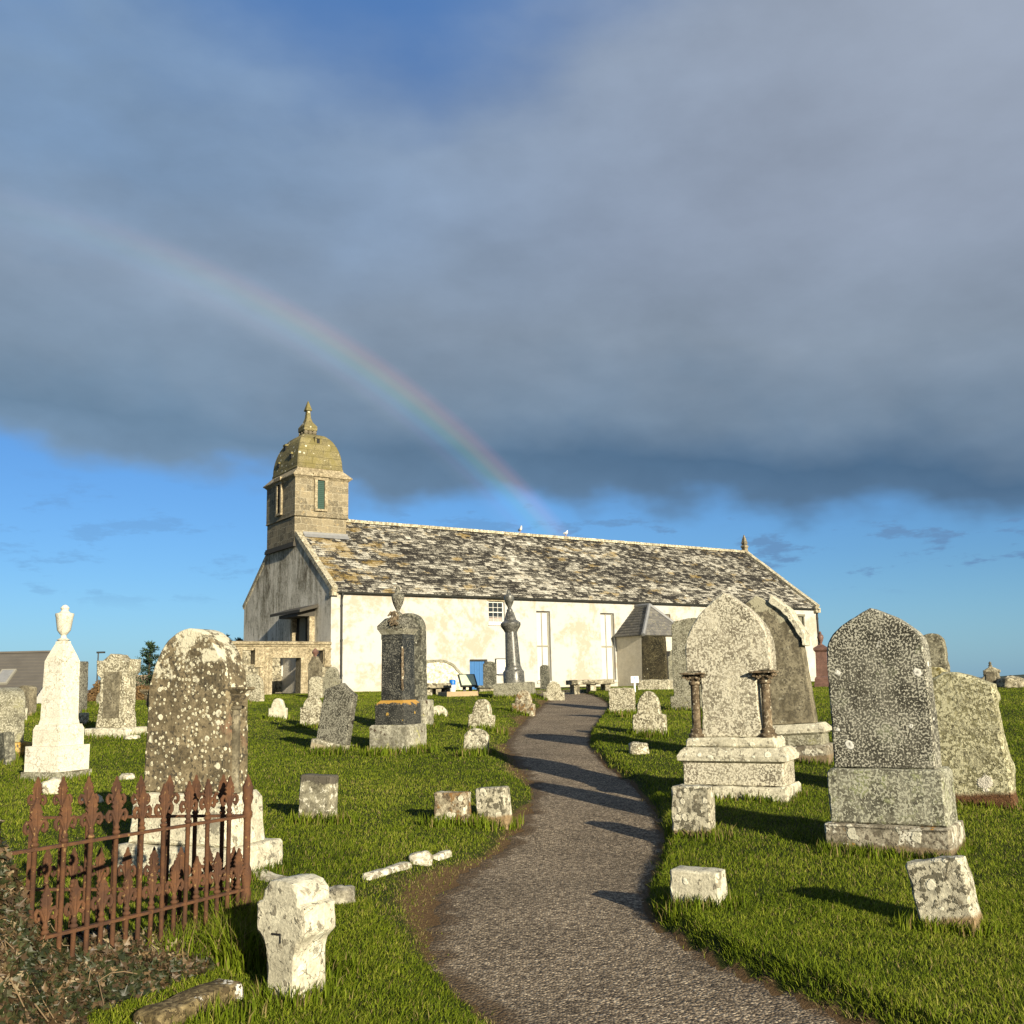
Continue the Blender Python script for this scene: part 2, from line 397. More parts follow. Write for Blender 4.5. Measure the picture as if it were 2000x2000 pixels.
# ------------------------------------------------------------------ materials
def stone(name, c1, c2, sc=3., speck=None, patch=None, patch2=None, spots=None, spots2=None, soil=None, rough=.88, bump=.6, bd=.012, streak=0., spec=.25, grain=60., cracks=None, topl=None, grime=1.):
    m, b = newmat(name)
    co0 = b.obj(); rn = b.rnd()
    co = b.vec('ADD', co0, b.comb(rn*31., rn*17., rn*23.))
    big = b.noise(co, sc, 5, .6)
    fine = b.noise(co, grain, 4, .6)
    col = b.mix(big.sm(.32, .68), c1, c2)
    col = b.mix(1.0, col, b.mix(fine.sm(.3, .7), (.78, .78, .78), (1.15, 1.15, 1.15)), 'MULTIPLY')
    gr = b.noise(co, sc*2.6, 9, .72, .2); g2 = b.noise(co, 17., 6, .7)
    col = b.mix(grime, col, b.mix((gr*.65+g2*.35).sm(.38, .62), (.42, .405, .37), (1.30, 1.30, 1.27)), 'MULTIPLY')
    h = fine*.5 + big*.3 + gr*.3
    if streak:
        sx, sy, sz = b.sep(co)
        st = b.noise(b.comb(sx*1., sy*1., sz*.12), 7., 5, .65)
        col = b.mix(st.sm(.45, .75)*streak, col, tuple(k*.35 for k in c1))
    for p in (patch, patch2):
        if p:
            pc, ps, lo, hi = p
            q = b.noise(co, ps, 9, .68, .3)
            mk = q.sm(lo, hi)
            pv = b.mix(b.noise(co, ps*7, 3), tuple(k*.75 for k in pc), tuple(min(1, k*1.15) for k in pc))
            col = b.mix(mk, col, pv); h = h+mk*.45
    if speck:
        pc, ps, lo, hi = speck
        mk = (b.noise(co, ps*.68, 2.5, .6)+(b.noise(co, sc*1.3, 5, .65)-.5)*.30).sm(lo+.01, (lo+hi)/2+.005); col = b.mix(mk, col, pc); h = h+mk*.5
    wob = b.noise(co, 22., 3, .5, out=1)
    for s in (spots, spots2):
        if s:
            pc, ps, r, dens = s
            cw = b.vec('ADD', co, b.vec('SCALE', b.vec('SUBTRACT', wob, (.5, .5, .5)), .35/ps))
            d, cc = b.voro(cw, ps)
            rr, gg, bb_ = b.sep(cc)
            cl = b.noise(co, sc*.9, 2)
            on = (gg + (cl-.5)*.7).sm(1-dens-.02, 1-dens+.02)
            rad = r*(.35+.65*rr)
            mk = (rad-d).sm(-.02, .06)*on
            sp = b.mix((d/rad).sm(.2, .95), tuple(k*.82 for k in pc), pc)
            ring = (1-(d/rad).sm(.30, .58))*bb_.sm(.5, .52)*.75
            col = b.mix(mk*(1-ring), col, sp); h = h+mk*.5
    if cracks:
        cc_, cs_, cw_ = cracks
        wc = b.vec('ADD', co, b.vec('SCALE', b.noise(co, 5., 4, .6, out=1), .22))
        e_, _ = b.voro(wc, cs_, 'DISTANCE_TO_EDGE')
        mk = (1-e_.sm(0., cw_))*b.noise(co, 4., 4, .6).sm(.42, .56)
        col = b.mix(mk*.85, col, cc_); h = h-mk*.3
    if topl:
        tc, z0_, z1_ = topl
        _, _, tz_ = b.sep(co0)
        q = b.noise(co, 7., 8, .7)+(tz_-z0_)*(1/(z1_-z0_))*.34-.16
        mk = q.sm(.52, .58); col = b.mix(mk, col, tc); h = h+mk*.4
    if soil:
        _, _, sz = b.sep(co0)
        k = (sz + (big-.5)*.08)
        col = b.mix(1-k.sm(soil[1]*.6, soil[1]), col, soil[0])
    return finish(m, b, col, rough, h, bump, bd, spec)
CREAM = (.62, .58, .43); WHITE = (.78, .75, .64); OCHRE = (.50, .26, .04)
M = {}
M['brown'] = stone('brown_sandstone', (.155, .128, .082), (.25, .205, .128), 2.2, speck=((.07, .06, .042), 42, .56, .65), patch=((.22, .11, .07), 1.1, .64, .72), patch2=((.08, .07, .048), 5, .58, .70), spots=((.64, .61, .47), 13, .42, .40), spots2=((.62, .59, .43), 30, .46, .42), bump=.6, streak=.5, topl=((.56, .53, .40), 1.05, 2.05))
M['brownplain'] = stone('brown_sandstone_plain', (.165, .145, .10), (.25, .225, .16), 2.5, speck=((.10, .088, .062), 48, .55, .65), patch=((.34, .32, .24), 6, .58, .67), bump=.5, streak=.45, topl=((.36, .34, .24), 1.5, 2.4))
M['grey'] = stone('grey_lichen_stone', (.058, .057, .047), (.135, .131, .108), 1.8, speck=((.42, .41, .335), 88, .50, .58), patch=((.22, .235, .15), 4.5, .57, .69), patch2=((.03, .028, .024), 9, .56, .68), spots=((.80, .79, .72), 7, .27, .40), bump=.6, bd=.008, streak=.6, grain=120)
M['greybase'] = stone('grey_lichen_plinth', (.14, .14, .112), (.25, .245, .19), 3, speck=((.40, .40, .31), 66, .48, .60), patch=((.28, .30, .165), 8, .5, .62), patch2=((.08, .075, .06), 12, .58, .68), spots=((.80, .79, .72), 5., .2, .12), bump=.7, bd=.010, grain=110)
M['orangebase'] = stone('lichened_base_stone', (.20, .175, .13), (.36, .335, .27), 4, speck=((.13, .11, .08), 45, .56, .66), patch=((.48, .24, .04), 6.5, .62, .66), patch2=((.62, .60, .50), 7, .56, .60), spots=((.56, .54, .43), 8, .6, .5), soil=((.19, .145, .09), .07), bump=.8)
M['creamy'] = stone('mottled_cream_stone', (.22, .195, .15), (.42, .39, .305), 1.8, speck=((.56, .53, .42), 75, .46, .58), patch=((.18, .16, .12), 5.5, .57, .68), patch2=((.54, .51, .39), 9, .58, .66), spots=((.60, .57, .44), 18, .5, .25), bump=.6, grain=110, streak=.3)
M['whitelich'] = stone('white_lichen_stone', (.50, .475, .37), (.63, .60, .47), 3, speck=((.24, .22, .165), 30, .61, .69), patch=((.24, .225, .175), 4.5, .60, .635), patch2=((.33, .30, .22), 9, .58, .66), spots=((.68, .66, .53), 11, .5, .35), bump=.8, cracks=((.20, .18, .13), 7, .014), grime=.45)
M['foot'] = stone('pale_foot_stone', (.36, .34, .265), (.56, .53, .41), 4, speck=((.13, .12, .085), 34, .53, .63), patch=((.19, .17, .12), 7, .55, .62), spots=((.64, .61, .48), 15, .6, .45), soil=((.25, .18, .10), .075), bump=.9, cracks=((.12, .10, .07), 16, .03), grime=.6)
M['footgrey'] = stone('grey_foot_stone', (.25, .235, .175), (.38, .36, .27), 4, speck=((.55, .53, .43), 30, .56, .66), patch=((.13, .12, .09), 8, .60, .7), soil=((.36, .31, .21), .08), bump=.7, streak=.4, topl=((.10, .09, .07), .30, .40))
M['footrust'] = stone('rusty_foot_stone', (.36, .31, .22), (.50, .46, .35), 4, patch=((.22, .125, .045), 5.5, .50, .58), speck=((.13, .10, .065), 34, .53, .63), spots=((.64, .61, .48), 17, .5, .35), bump=.8)
M['green'] = stone('olive_lichen_stone', (.20, .19, .105), (.34, .32, .19), 4, speck=((.52, .50, .33), 52, .45, .57), patch=((.075, .068, .042), 16, .57, .66), patch2=((.42, .40, .26), 7, .55, .66), spots=((.72, .68, .58), 3.6, .32, .16), soil=((.13, .065, .03), .15), bump=1.0, bd=.03, grain=70, grime=.7)
M['yellow'] = stone('yellow_lichen_stone', (.40, .37, .20), (.62, .58, .38), 6, speck=((.18, .15, .05), 26, .56, .64), bump=1, bd=.02)
M['rough'] = stone('rough_grey_stone', (.15, .14, .10), (.27, .255, .19), 4, speck=((.34, .32, .23), 45, .5, .62), patch=((.10, .09, .06), 6, .58, .68), bump=1, bd=.03, streak=.4)
M['marble'] = stone('white_marble', (.60, .575, .48), (.68, .66, .57), 2.0, patch=((.44, .41, .32), 5, .62, .72), speck=((.46, .43, .33), 30, .62, .72), bump=.3, bd=.006, cracks=((.22, .19, .12), 8, .035), streak=.15, grime=.25)
M['black'] = stone('dark_granite', (.022, .023, .022), (.045, .046, .043), 4, speck=((.17, .165, .135), 85, .55, .66), patch=((.085, .06, .035), 5, .66, .74), rough=.42, spec=.5, bump=.15, bd=.004)
M['blackor'] = stone('dark_granite_with_orange_lichen', (.025, .026, .024), (.05, .05, .046), 4, speck=((.17, .165, .135), 80, .56, .66), patch=((.09, .06, .03), 4, .60, .70), spots=((.42, .27, .06), 12, .35, .18), rough=.5, spec=.45, bump=.2, bd=.004, topl=((.40, .23, .045), .67, .77), grime=.6)
M['greygran'] = stone('polished_grey_granite', (.055, .057, .055), (.09, .092, .086), 4, speck=((.24, .235, .2), 90, .55, .66), rough=.33, spec=.5, bump=.1, bd=.003)
M['dark'] = stone('dark_spotted_stone', (.060, .059, .048), (.11, .105, .085), 4, speck=((.235, .23, .185), 70, .49, .60), spots=((.028, .025, .02), 7, .32, .40), patch=((.045, .03, .02), 5, .64, .72), bump=.5, streak=.3)
M['darkwet'] = stone('dark_mossy_stone', (.024, .022, .014), (.055, .046, .026), 3, speck=((.12, .105, .055), 45, .57, .66), spots=((.50, .48, .38), 11, .30, .40), bump=.5)
M['darkslab'] = stone('dark_grey_slab', (.07, .072, .06), (.13, .13, .105), 3, speck=((.22, .215, .165), 34, .52, .66), spots=((.55, .54, .45), 8, .2, .12), bump=.5)
M['midgrey'] = stone('mid_grey_stone', (.16, .155, .115), (.26, .25, .185), 3, speck=((.36, .35, .27), 60, .5, .62), patch=((.29, .28, .16), 5, .57, .68), patch2=((.40, .22, .05), 2.2, .70, .74), bump=.6, streak=.4)
M['speckled'] = stone('speckled_lichen_stone', (.20, .18, .125), (.33, .30, .215), 4, speck=((.56, .53, .40), 48, .49, .58), patch=((.12, .08, .05), 5, .58, .66), patch2=((.60, .57, .43), 5, .58, .66), bump=.8)
M['base'] = stone('cement_base_stone', (.29, .28, .23), (.41, .40, .325), 3, speck=((.20, .19, .14), 40, .54, .65), patch=((.06, .04, .025), 6, .58, .63), patch2=((.40, .39, .18), 5, .57, .66), bump=.6, streak=.3)
M['pink'] = stone('pink_granite', (.135, .075, .057), (.19, .105, .08), 4, speck=((.07, .045, .04), 70, .56, .68), rough=.5, spec=.4, bump=.1, grime=.4)
M['yellowbase'] = stone('orange_lichen_base', (.52, .28, .03), (.40, .30, .12), 5, speck=((.10, .09, .07), 22, .60, .66), bump=.6)
M['capital'] = stone('weathered_brown_column', (.10, .075, .048), (.175, .135, .088), 5, speck=((.30, .255, .18), 45, .58, .67), spots=((.58, .55, .43), 18, .42, .2), bump=.5)
M['flat'] = stone('fallen_white_stone', (.52, .50, .41), (.66, .63, .53), 5, speck=((.24, .21, .15), 30, .57, .67), patch=((.30, .27, .2), 8, .58, .66), bump=.9)
M['kerb'] = stone('mossy_kerb_stone', (.16, .125, .06), (.27, .215, .12), 6, speck=((.08, .06, .03), 55, .50, .62), patch=((.70, .68, .60), 4.0, .555, .575), bump=1)
M['greyrock'] = stone('grey_rock', (.25, .235, .19), (.44, .42, .34), 6, speck=((.15, .14, .11), 22, .55, .65), patch=((.7, .68, .58), 6, .6, .64), bump=1)

def church_mats():
    # limewashed harling
    m, b = newmat('cream_limewash'); co = b.obj()
    n = b.noise(co, .55, 7, .68, .5); n2 = b.noise(co, 2.6, 6, .7); f = b.noise(co, 30, 4, .6)
    col = b.mix((n*.6+n2*.4).sm(.475, .575), (.455, .455, .43), (.385, .34, .275))
    col = b.mix(b.noise(b.comb(*[k for k in b.sep(co)]), 1.1, 8, .75).sm(.60, .70)*.5, col, (.36, .295, .22))
    x, y, z = b.sep(co)
    col = b.mix(b.noise(b.comb(x*2.2, y, z*.25), 1.6, 5, .6).sm(.58, .78)*.22, col, (.40, .36, .28))
    col = b.mix((1-(z+(n2-.5)*.7).sm(.05, .55))*.45, col, (.48, .43, .30))
    M['lime'] = finish(m, b, col, .92, f*.5+n2*.6, .55, .03, .15)
    m, b = newmat('weathered_gable_render'); co = b.obj(); x, y, z = b.sep(co)
    st = b.noise(b.comb(x, y*1.5, z*.42), 1.7, 9, .72, .4); fine = b.noise(b.comb(x, y*1.6, z*.9), 7, 6, .7)
    v = b.noise(co, .5, 5, .6)
    k = st*.45+fine*.27+v*.28 + (z-5.5)*.016
    col = b.ramp(k, [(.42, (.80, .76, .66)), (.475, (.66, .62, .52)), (.525, (.40, .37, .29)), (.59, (.16, .14, .10))])
    M['gable'] = finish(m, b, col, .92, fine*1.0+st*.6+b.noise(co, 14, 4, .6)*.6, 1., .10, .15)
    # lichened slates
    m, b = newmat('lichened_slate'); co = b.obj(); x, y, z = b.sep(co); t = b.attr('tint'); e = b.attr('edge')
    q = b.comb(x*.95, y*2.2, z*2.2)
    n = b.noise(q, 6.0, 6, .72, .3); big = b.noise(b.comb(x*.5, y*.9, z*.9), .55, 3, .5)
    fine = b.noise(co, 22, 5, .7)
    k = n*.58 + t*.20 + .018 + (big-.5)*.34 + (fine-.5)*.62 + e*.10 - (z-6.4).sm(2.8, 4.3)*.14
    col = b.ramp(k, [(.40, (.014, .013, .012)), (.475, (.045, .042, .036)), (.53, (.17, .16, .13)), (.60, (.385, .375, .33)), (.75, (.51, .50, .44))])
    og = b.noise(b.comb(x*.8, y*1.5, z*1.5), .9, 6, .6)
    near = 1-(x-1.).sm(1., 6.5)
    ok = (og + near*.085 + (n-.5)*.35 + (t-.5)*.12).sm(.60, .68)
    col = b.mix(ok*.6, col, b.mix(fine, (.13, .085, .015), (.29, .20, .055)))
    M['slate'] = finish(m, b, col, .85, fine+n*.5, .5, .02, .25)
    m, b = newmat('porch_slate'); co = b.obj(); t = b.attr('tint'); f = b.noise(co, 9, 6, .65)
    col = b.mix(t, (.075, .075, .078), (.14, .135, .125)); col = b.mix(f.sm(.52, .66)*.6, col, (.27, .255, .17))
    M['slate2'] = finish(m, b, col, .7, f, .3, .01, .3)
    # ashlar: brick pattern over (x-y, z)
    m, b = newmat('ashlar_sandstone'); co = b.obj(); x, y, z = b.sep(co)
    w = b.noise(co, 3, 4, .6)
    br = b.n('ShaderNodeTexBrick'); b.put(br.inputs['Vector'], b.comb(x-y+(w-.5)*.34, z+(b.noise(co, 2.1, 3)-.5)*.30, 0.)); br.offset = .45
    for k, v in (('Scale', 1.), ('Mortar Size', .018), ('Mortar Smooth', .9), ('Bias', .0), ('Brick Width', .62), ('Row Height', .36)): b.put(br.inputs[k], v)
    b.put(br.inputs['Color1'], (.10, .087, .06)); b.put(br.inputs['Color2'], (.255, .215, .14)); b.put(br.inputs['Mortar'], (.42, .38, .28))
    n = b.noise(co, 6, 6, .65); f = b.noise(co, 42, 4, .6)
    col = b.mix(n.sm(.55, .72)*.6, V(b, br.outputs[0]), (.40, .27, .10))
    col = b.mix((f+(n-.5)*.3).sm(.53, .62)*.75, col, (.46, .41, .29)); col = b.mix(b.noise(co, 55, 3).sm(.57, .65)*.55, col, (.10, .085, .06))
    M['ashlar'] = finish(m, b, col, .9, f*.6-V(b, br.outputs[1])*.7, .6, .03, .2)
    m, b = newmat('mossy_dome_stone'); co = b.obj(); x, y, z = b.sep(co)
    n = b.noise(co, 2.2, 6, .62); f = b.noise(co, 20, 5, .6)
    br = b.n('ShaderNodeTexBrick'); b.put(br.inputs['Vector'], b.comb(x-y, z, 0.)); br.offset = .4
    for k, v in (('Scale', 1.), ('Mortar Size', .014), ('Mortar Smooth', .3), ('Brick Width', .95), ('Row Height', .40)): b.put(br.inputs[k], v)
    b.put(br.inputs['Color1'], (.80, .80, .80)); b.put(br.inputs['Color2'], (1.1, 1.1, 1.1)); b.put(br.inputs['Mortar'], (.62, .62, .62))
    col = b.mix(n.sm(.38, .62), (.185, .16, .065), (.27, .235, .125)); col = b.mix((f*.5+n*.5).sm(.47, .60)*.75, col, (.09, .078, .036))
    col = b.mix(1., col, V(b, br.outputs[0]), 'MULTIPLY')
    d, cc = b.voro(co, 3.2); g = b.sep(cc)[1]
    col = b.mix((.26-d+(f-.5)*.25).sm(0, .08)*g.sm(.52, .56), col, (.55, .53, .42))
    M['dome'] = finish(m, b, col, .9, f+V(b, br.outputs[1])*-.6, .6, .03, .2)
    M['sand'] = stone('pale_sandstone', (.30, .255, .17), (.43, .375, .265), 2.5, speck=((.20, .155, .09), 26, .56, .68), patch=((.20, .17, .10), 3, .56, .70), bump=.5, bd=.02)
    M['rubble'] = stone('lichened_rubble', (.25, .225, .16), (.43, .40, .30), 2.5, speck=((.11, .098, .068), 9, .53, .62), patch=((.54, .51, .40), 4, .54, .62), spots=((.22, .20, .14), 3.5, .5, .4), bump=.8, bd=.04)
    M['skew'] = stone('lichened_coping_stone', (.42, .385, .285), (.56, .525, .41), 2.5, speck=((.22, .19, .12), 12, .55, .64), patch=((.30, .27, .17), 3, .58, .68), bump=.7, bd=.03)
    M['beige'] = stone('porch_harling', (.60, .545, .43), (.66, .61, .50), 1.5, speck=((.54, .48, .37), 14, .6, .72), bump=.6, bd=.02, streak=.12, grime=.2)
church_mats()
def simple(name, col, rough=.6, spec=.4, metal=0, var=.15, sc=8, bump=.15):
    m, b = newmat(name); co = b.obj(); n = b.noise(co, sc, 5, .6)
    c = b.mix(n, tuple(k*(1-var) for k in col), tuple(min(1, k*(1+var)) for k in col))
    return finish(m, b, c, rough, n, bump, .01, spec, metal)
M['blue'] = simple('blue_door_paint', (.035, .135, .34), .55)
M['bluelid'] = simple('blue_plastic', (.01, .14, .50), .4)
M['white'] = simple('white_paint', (.68, .67, .62), .5)
M['blind'] = simple('white_shutter_paint', (.52, .515, .48), .6, var=.06)
M['frame'] = simple('window_frame_paint', (.27, .26, .215), .55)
M['glass'] = simple('dark_window_glass', (.022, .028, .034), .12, .6, var=.6, sc=3, bump=.02)
M['pinkblind'] = simple('red_and_white_curtain', (.45, .30, .27), .8, var=.5, sc=12)
M['iron'] = simple('black_iron', (.028, .03, .028), .55, .4)
M['lead'] = simple('grey_lead', (.21, .215, .22), .6, .4, var=.35, sc=5)
M['green_louvre'] = simple('green_louvre_paint', (.012, .05, .036), .5)
M['darkdoor'] = simple('dark_doorway_board', (.012, .012, .012), .8)  # near-black for the porch door and for shade painted in openings and grooves
M['slatestone'] = simple('dark_stone_canopy', (.055, .05, .04), .85, var=.3)
M['oldwood'] = simple('grey_old_wood', (.17, .165, .125), .85, var=.35, sc=9)
M['signtext'] = simple('grey_print', (.25, .27, .33), .7)
M['signblue'] = simple('blue_print', (.12, .27, .55), .7)
M['panelgreen'] = simple('printed_panel', (.55, .62, .42), .35, var=.5, sc=6)
M['roofgrey'] = simple('grey_roof_tile', (.10, .092, .08), .8, var=.3, sc=1.2)
M['pantile'] = simple('brown_roof_tile', (.24, .185, .125), .85, var=.3, sc=2)
M['render'] = simple('white_render', (.74, .72, .66), .8)
M['gull'] = simple('white_feathers', (.78, .78, .76), .8)
M['gullgrey'] = simple('grey_feathers', (.36, .38, .40), .8)
M['orange'] = simple('orange_beak', (.55, .25, .05), .6)
M['bark'] = simple('brown_bark', (.085, .06, .04), .9, var=.4)
M['ashbed'] = simple('weathered_timber_edging', (.36, .27, .16), .85, var=.3)
def rust():
    m, b = newmat('rusted_iron'); co = b.obj(); rn = b.rnd(); co = b.vec('ADD', co, b.comb(rn*13., rn*7., rn*5.))
    n = b.noise(co, 9, 6, .65); f = b.noise(co, 90, 4, .65)
    c = b.mix(n.sm(.35, .68), (.062, .031, .019), (.125, .058, .027)); c = b.mix(f.sm(.56, .68)*.7, c, (.045, .028, .020)); c = b.mix(b.noise(co, 40, 3).sm(.64, .70)*.6, c, (.30, .20, .08))
    M['rust'] = finish(m, b, c, .85, f*.6+n*.3, .6, .004, .25)
    m, b = newmat('ivy_leaf'); t = b.attr('tint')
    c = b.ramp(t, [(0, (.014, .020, .007)), (.3, (.028, .036, .011)), (.42, (.055, .062, .022)), (.5, (.045, .029, .014)), (.75, (.10, .064, .032)), (.93, (.22, .155, .08)), (1, (.34, .28, .18))])
    M['ivy'] = finish(m, b, c, .5, None, spec=.45, trans=.15)
    m, b = newmat('grass_blades'); t = b.attr('tint'); co = b.obj()
    big = b.noise(co, .55, 4, .55); md = b.noise(co, 3.1, 3, .5)
    t2 = t*.62 + (big-.5)*.75 + (md-.5)*.45 + .20
    c = b.ramp(t2, [(.05, (.026, .044, .003)), (.28, (.070, .106, .005)), (.52, (.130, .178, .009)), (.74, (.215, .245, .024)), (.92, (.32, .30, .075)), (1, (.37, .32, .11))])
    straw = b.attr('straw'); c = b.mix(straw, c, b.mix(t, (.15, .115, .04), (.30, .25, .11)))
    M['grass'] = finish(m, b, c, .7, None, spec=.12, trans=.22)
    m, b = newmat('turf'); co = b.obj(); e = b.attr('dirt')
    n = b.noise(co, 2.2, 6, .6); f = b.noise(co, 45, 5, .65)
    c = b.mix(n, (.024, .034, .006), (.042, .052, .010)); c = b.mix(f.sm(.5, .75)*.4, c, (.055, .048, .016))
    dc = b.mix(f, (.055, .032, .015), (.17, .11, .055))
    c = b.mix((e+(n-.5)*.9+(f-.5)*.4).sm(.32, .62), c, dc)
    M['turf'] = finish(m, b, c, .95, f+n, .8, .03, .1)
    m, b = newmat('path_chippings'); co = b.obj()
    d, cc = b.voro(co, 60); r_, g_, _ = b.sep(cc)
    d2, c2 = b.voro(co, 120); r2 = b.sep(c2)[0]
    n = b.noise(co, 1.1, 5, .6); sd = b.attr('side')
    c = b.ramp(r_*.6+r2*.4, [(.1, (.040, .034, .028)), (.36, (.115, .098, .080)), (.56, (.20, .172, .138)), (.76, (.34, .30, .245)), (1, (.58, .53, .44))])
    c = b.mix(1., c, b.mix((n*.6+b.noise(co, .45, 4)*.4).sm(.35, .65), (.80, .73, .63), (1.22, 1.12, .97)), 'MULTIPLY')
    wear = (sd + (b.noise(co, 4, 5, .65)-.5)*1.3).sm(.52, .9)
    c = b.mix(wear*.8, c, b.mix(g_, (.045, .028, .014), (.13, .085, .045)))
    M['path'] = finish(m, b, c, .9, r_*.6-d*.8+r2*.3, 1., .012, .2)
    m, b = newmat('sea_water'); co = b.obj(); n = b.noise(co, .05, 4)
    M['sea'] = finish(m, b, b.mix(n, (.05, .11, .19), (.07, .14, .23)), .35, n, .2, 1., .5)
    m, b = newmat('far_hill'); co = b.obj(); n = b.noise(co, .02, 5)
    M['hill'] = finish(m, b, b.mix(n, (.03, .05, .03), (.055, .07, .05)), .95)
    m, b = newmat('hedge_leaf'); t = b.attr('tint')
    M['hedge'] = finish(m, b, b.ramp(t, [(0, (.05, .03, .012)), (.5, (.14, .085, .035)), (1, (.26, .17, .075))]), .8, None, trans=.2)
    m, b = newmat('conifer_needles'); t = b.attr('tint')
    M['needle'] = finish(m, b, b.ramp(t, [(0, (.012, .028, .012)), (.6, (.03, .06, .025)), (1, (.07, .10, .04))]), .7, None, trans=.1)
rust()

# ------------------------------------------------------------------ ground, path, sea, hill
def grid_axis(segs):
    a = [segs[0][0]]
    for lo, hi, st in segs: a += list(np.arange(lo+st, hi+st*.5, st))
    return np.array(a)
def grid_mesh(name, X, Y, Z, mat, attrs=None):
    ny, nx = X.shape
    idx = np.arange(nx*ny).reshape(ny, nx)
    q = np.stack([idx[:-1, :-1], idx[:-1, 1:], idx[1:, 1:], idx[1:, :-1]], -1).reshape(-1, 4)
    o = big_mesh(name, np.stack([X, Y, Z], -1).reshape(-1, 3), q, np.zeros((0, 3), int), mat, {k: v.ravel() for k, v in (attrs or {}).items()})
    o.data.polygons.foreach_set('use_smooth', [True]*len(o.data.polygons)); return o
def dirtiness(x, y):
    d = path_in(x, y)
    left = x < (np.interp(y, LY, LX)+np.interp(y, RY, RX))/2
    wl = np.clip(.28+.18*np.sin(y*1.9)+.14*np.sin(y*.83+1), .05, .6)
    return np.where(left, np.clip(1+d/wl, 0, 1), np.clip(1+d/.04, 0, 1))*(y < 36)
def build_ground():
    xs = grid_axis([(-700, -100, 50), (-100, -30, 5), (-30, -6, .8), (-6, 8, .1), (8, 32, .8), (32, 102, 5), (102, 752, 50)])
    ys = grid_axis([(-60, -8, 4), (-8, 2, .5), (2, 26, .1), (26, 46, .25), (46, 80, 1), (80, 200, 5), (200, 700, 50)])
    X, Y = np.meshgrid(xs, ys); Z = T(X, Y)
    tag(grid_mesh('ground', X, Y, Z, M['turf'], {'dirt': dirtiness(X, Y)}), kind='structure')
    ys = np.concatenate([np.arange(-5, 2, .5), np.arange(2, 16, .05), np.arange(16, 40, .12)]); ts = np.linspace(-.06, 1.06, 26)
    l = np.interp(ys, LY, LX); r = np.interp(ys, RY, RX)
    jag = np.array([[noise.noise((y*3.1, s*7, 0))*.10+noise.noise((y*9, s*7, 5))*.05 for s in (0, 1)] for y in ys])
    l = l+jag[:, 0]; r = r+jag[:, 1]*.5
    X = l[:, None]+(r-l)[:, None]*ts[None]; Y = np.repeat(ys[:, None], len(ts), 1)
    Z = T(X, Y)+.004
    Z[:, 0] -= .03; Z[:, -1] -= .03
    side = np.clip(1-np.minimum((X-l[:, None])/.30, (r[:, None]-X)/.12), 0, 1)
    tag(grid_mesh('path', X, Y, Z, M['path'], {'side': side}), kind='structure')
    me = MB().add([(-9000, 150, -15), (9000, 150, -15), (9000, 9000, -15), (-9000, 9000, -15)], [(0, 1, 2, 3)]).build('sea', M['sea']); tag(me, kind='structure')
    hx = np.linspace(-700, 900, 90); hy = np.linspace(-260, 260, 30); X, Y = np.meshgrid(hx, hy)
    Z = -17+np.clip(1-(X/800)**2, 0, 1)*np.clip(1-(Y/260)**2, 0, 1)*(44+np.array([[8*noise.noise((a*.006, c*.006, 2)) for a in hx] for c in hy]))
    tag(grid_mesh('hill', X+1560, Y+1900, Z, M['hill']), kind='structure')
build_ground()

# ------------------------------------------------------------------ the church
TH = R(34.35); CW, CL = 12.23, 35.93
ZE, ZR, ZS, ZC = 4.85+EYE, 9.26+EYE, 9.13+EYE, 11.36+EYE
CA = Vector((-8.92, 50.0, 0)); Z0 = tz(CA.x, CA.y)-.1
church = thing('church', 'long whitewashed church with lichened slate roof and stone bell tower', 'church', (CA.x, CA.y, Z0), TH)
NX = Vector((math.cos(TH), math.sin(TH), 0)); GY = Vector((-math.sin(TH), math.cos(TH), 0))
def on_plane(px, py, p0, n):
    d = ray(px, py); o = Vector((0, 0, EYE)); s = (p0-o).dot(n)/d.dot(n); return o+d*s
def south(px, py, off=0.):
    """pixel -> (distance along the nave, height above church base) on the south wall, off metres out from it"""
    p = on_plane(px, py, CA-GY*off, GY); return (p-CA).dot(NX), p.z-Z0
def west(px, py, off=0.):
    p = on_plane(px, py, CA-NX*off, NX); return (p-CA).dot(GY), p.z-Z0
ze, zr = ZE-Z0, ZR-Z0
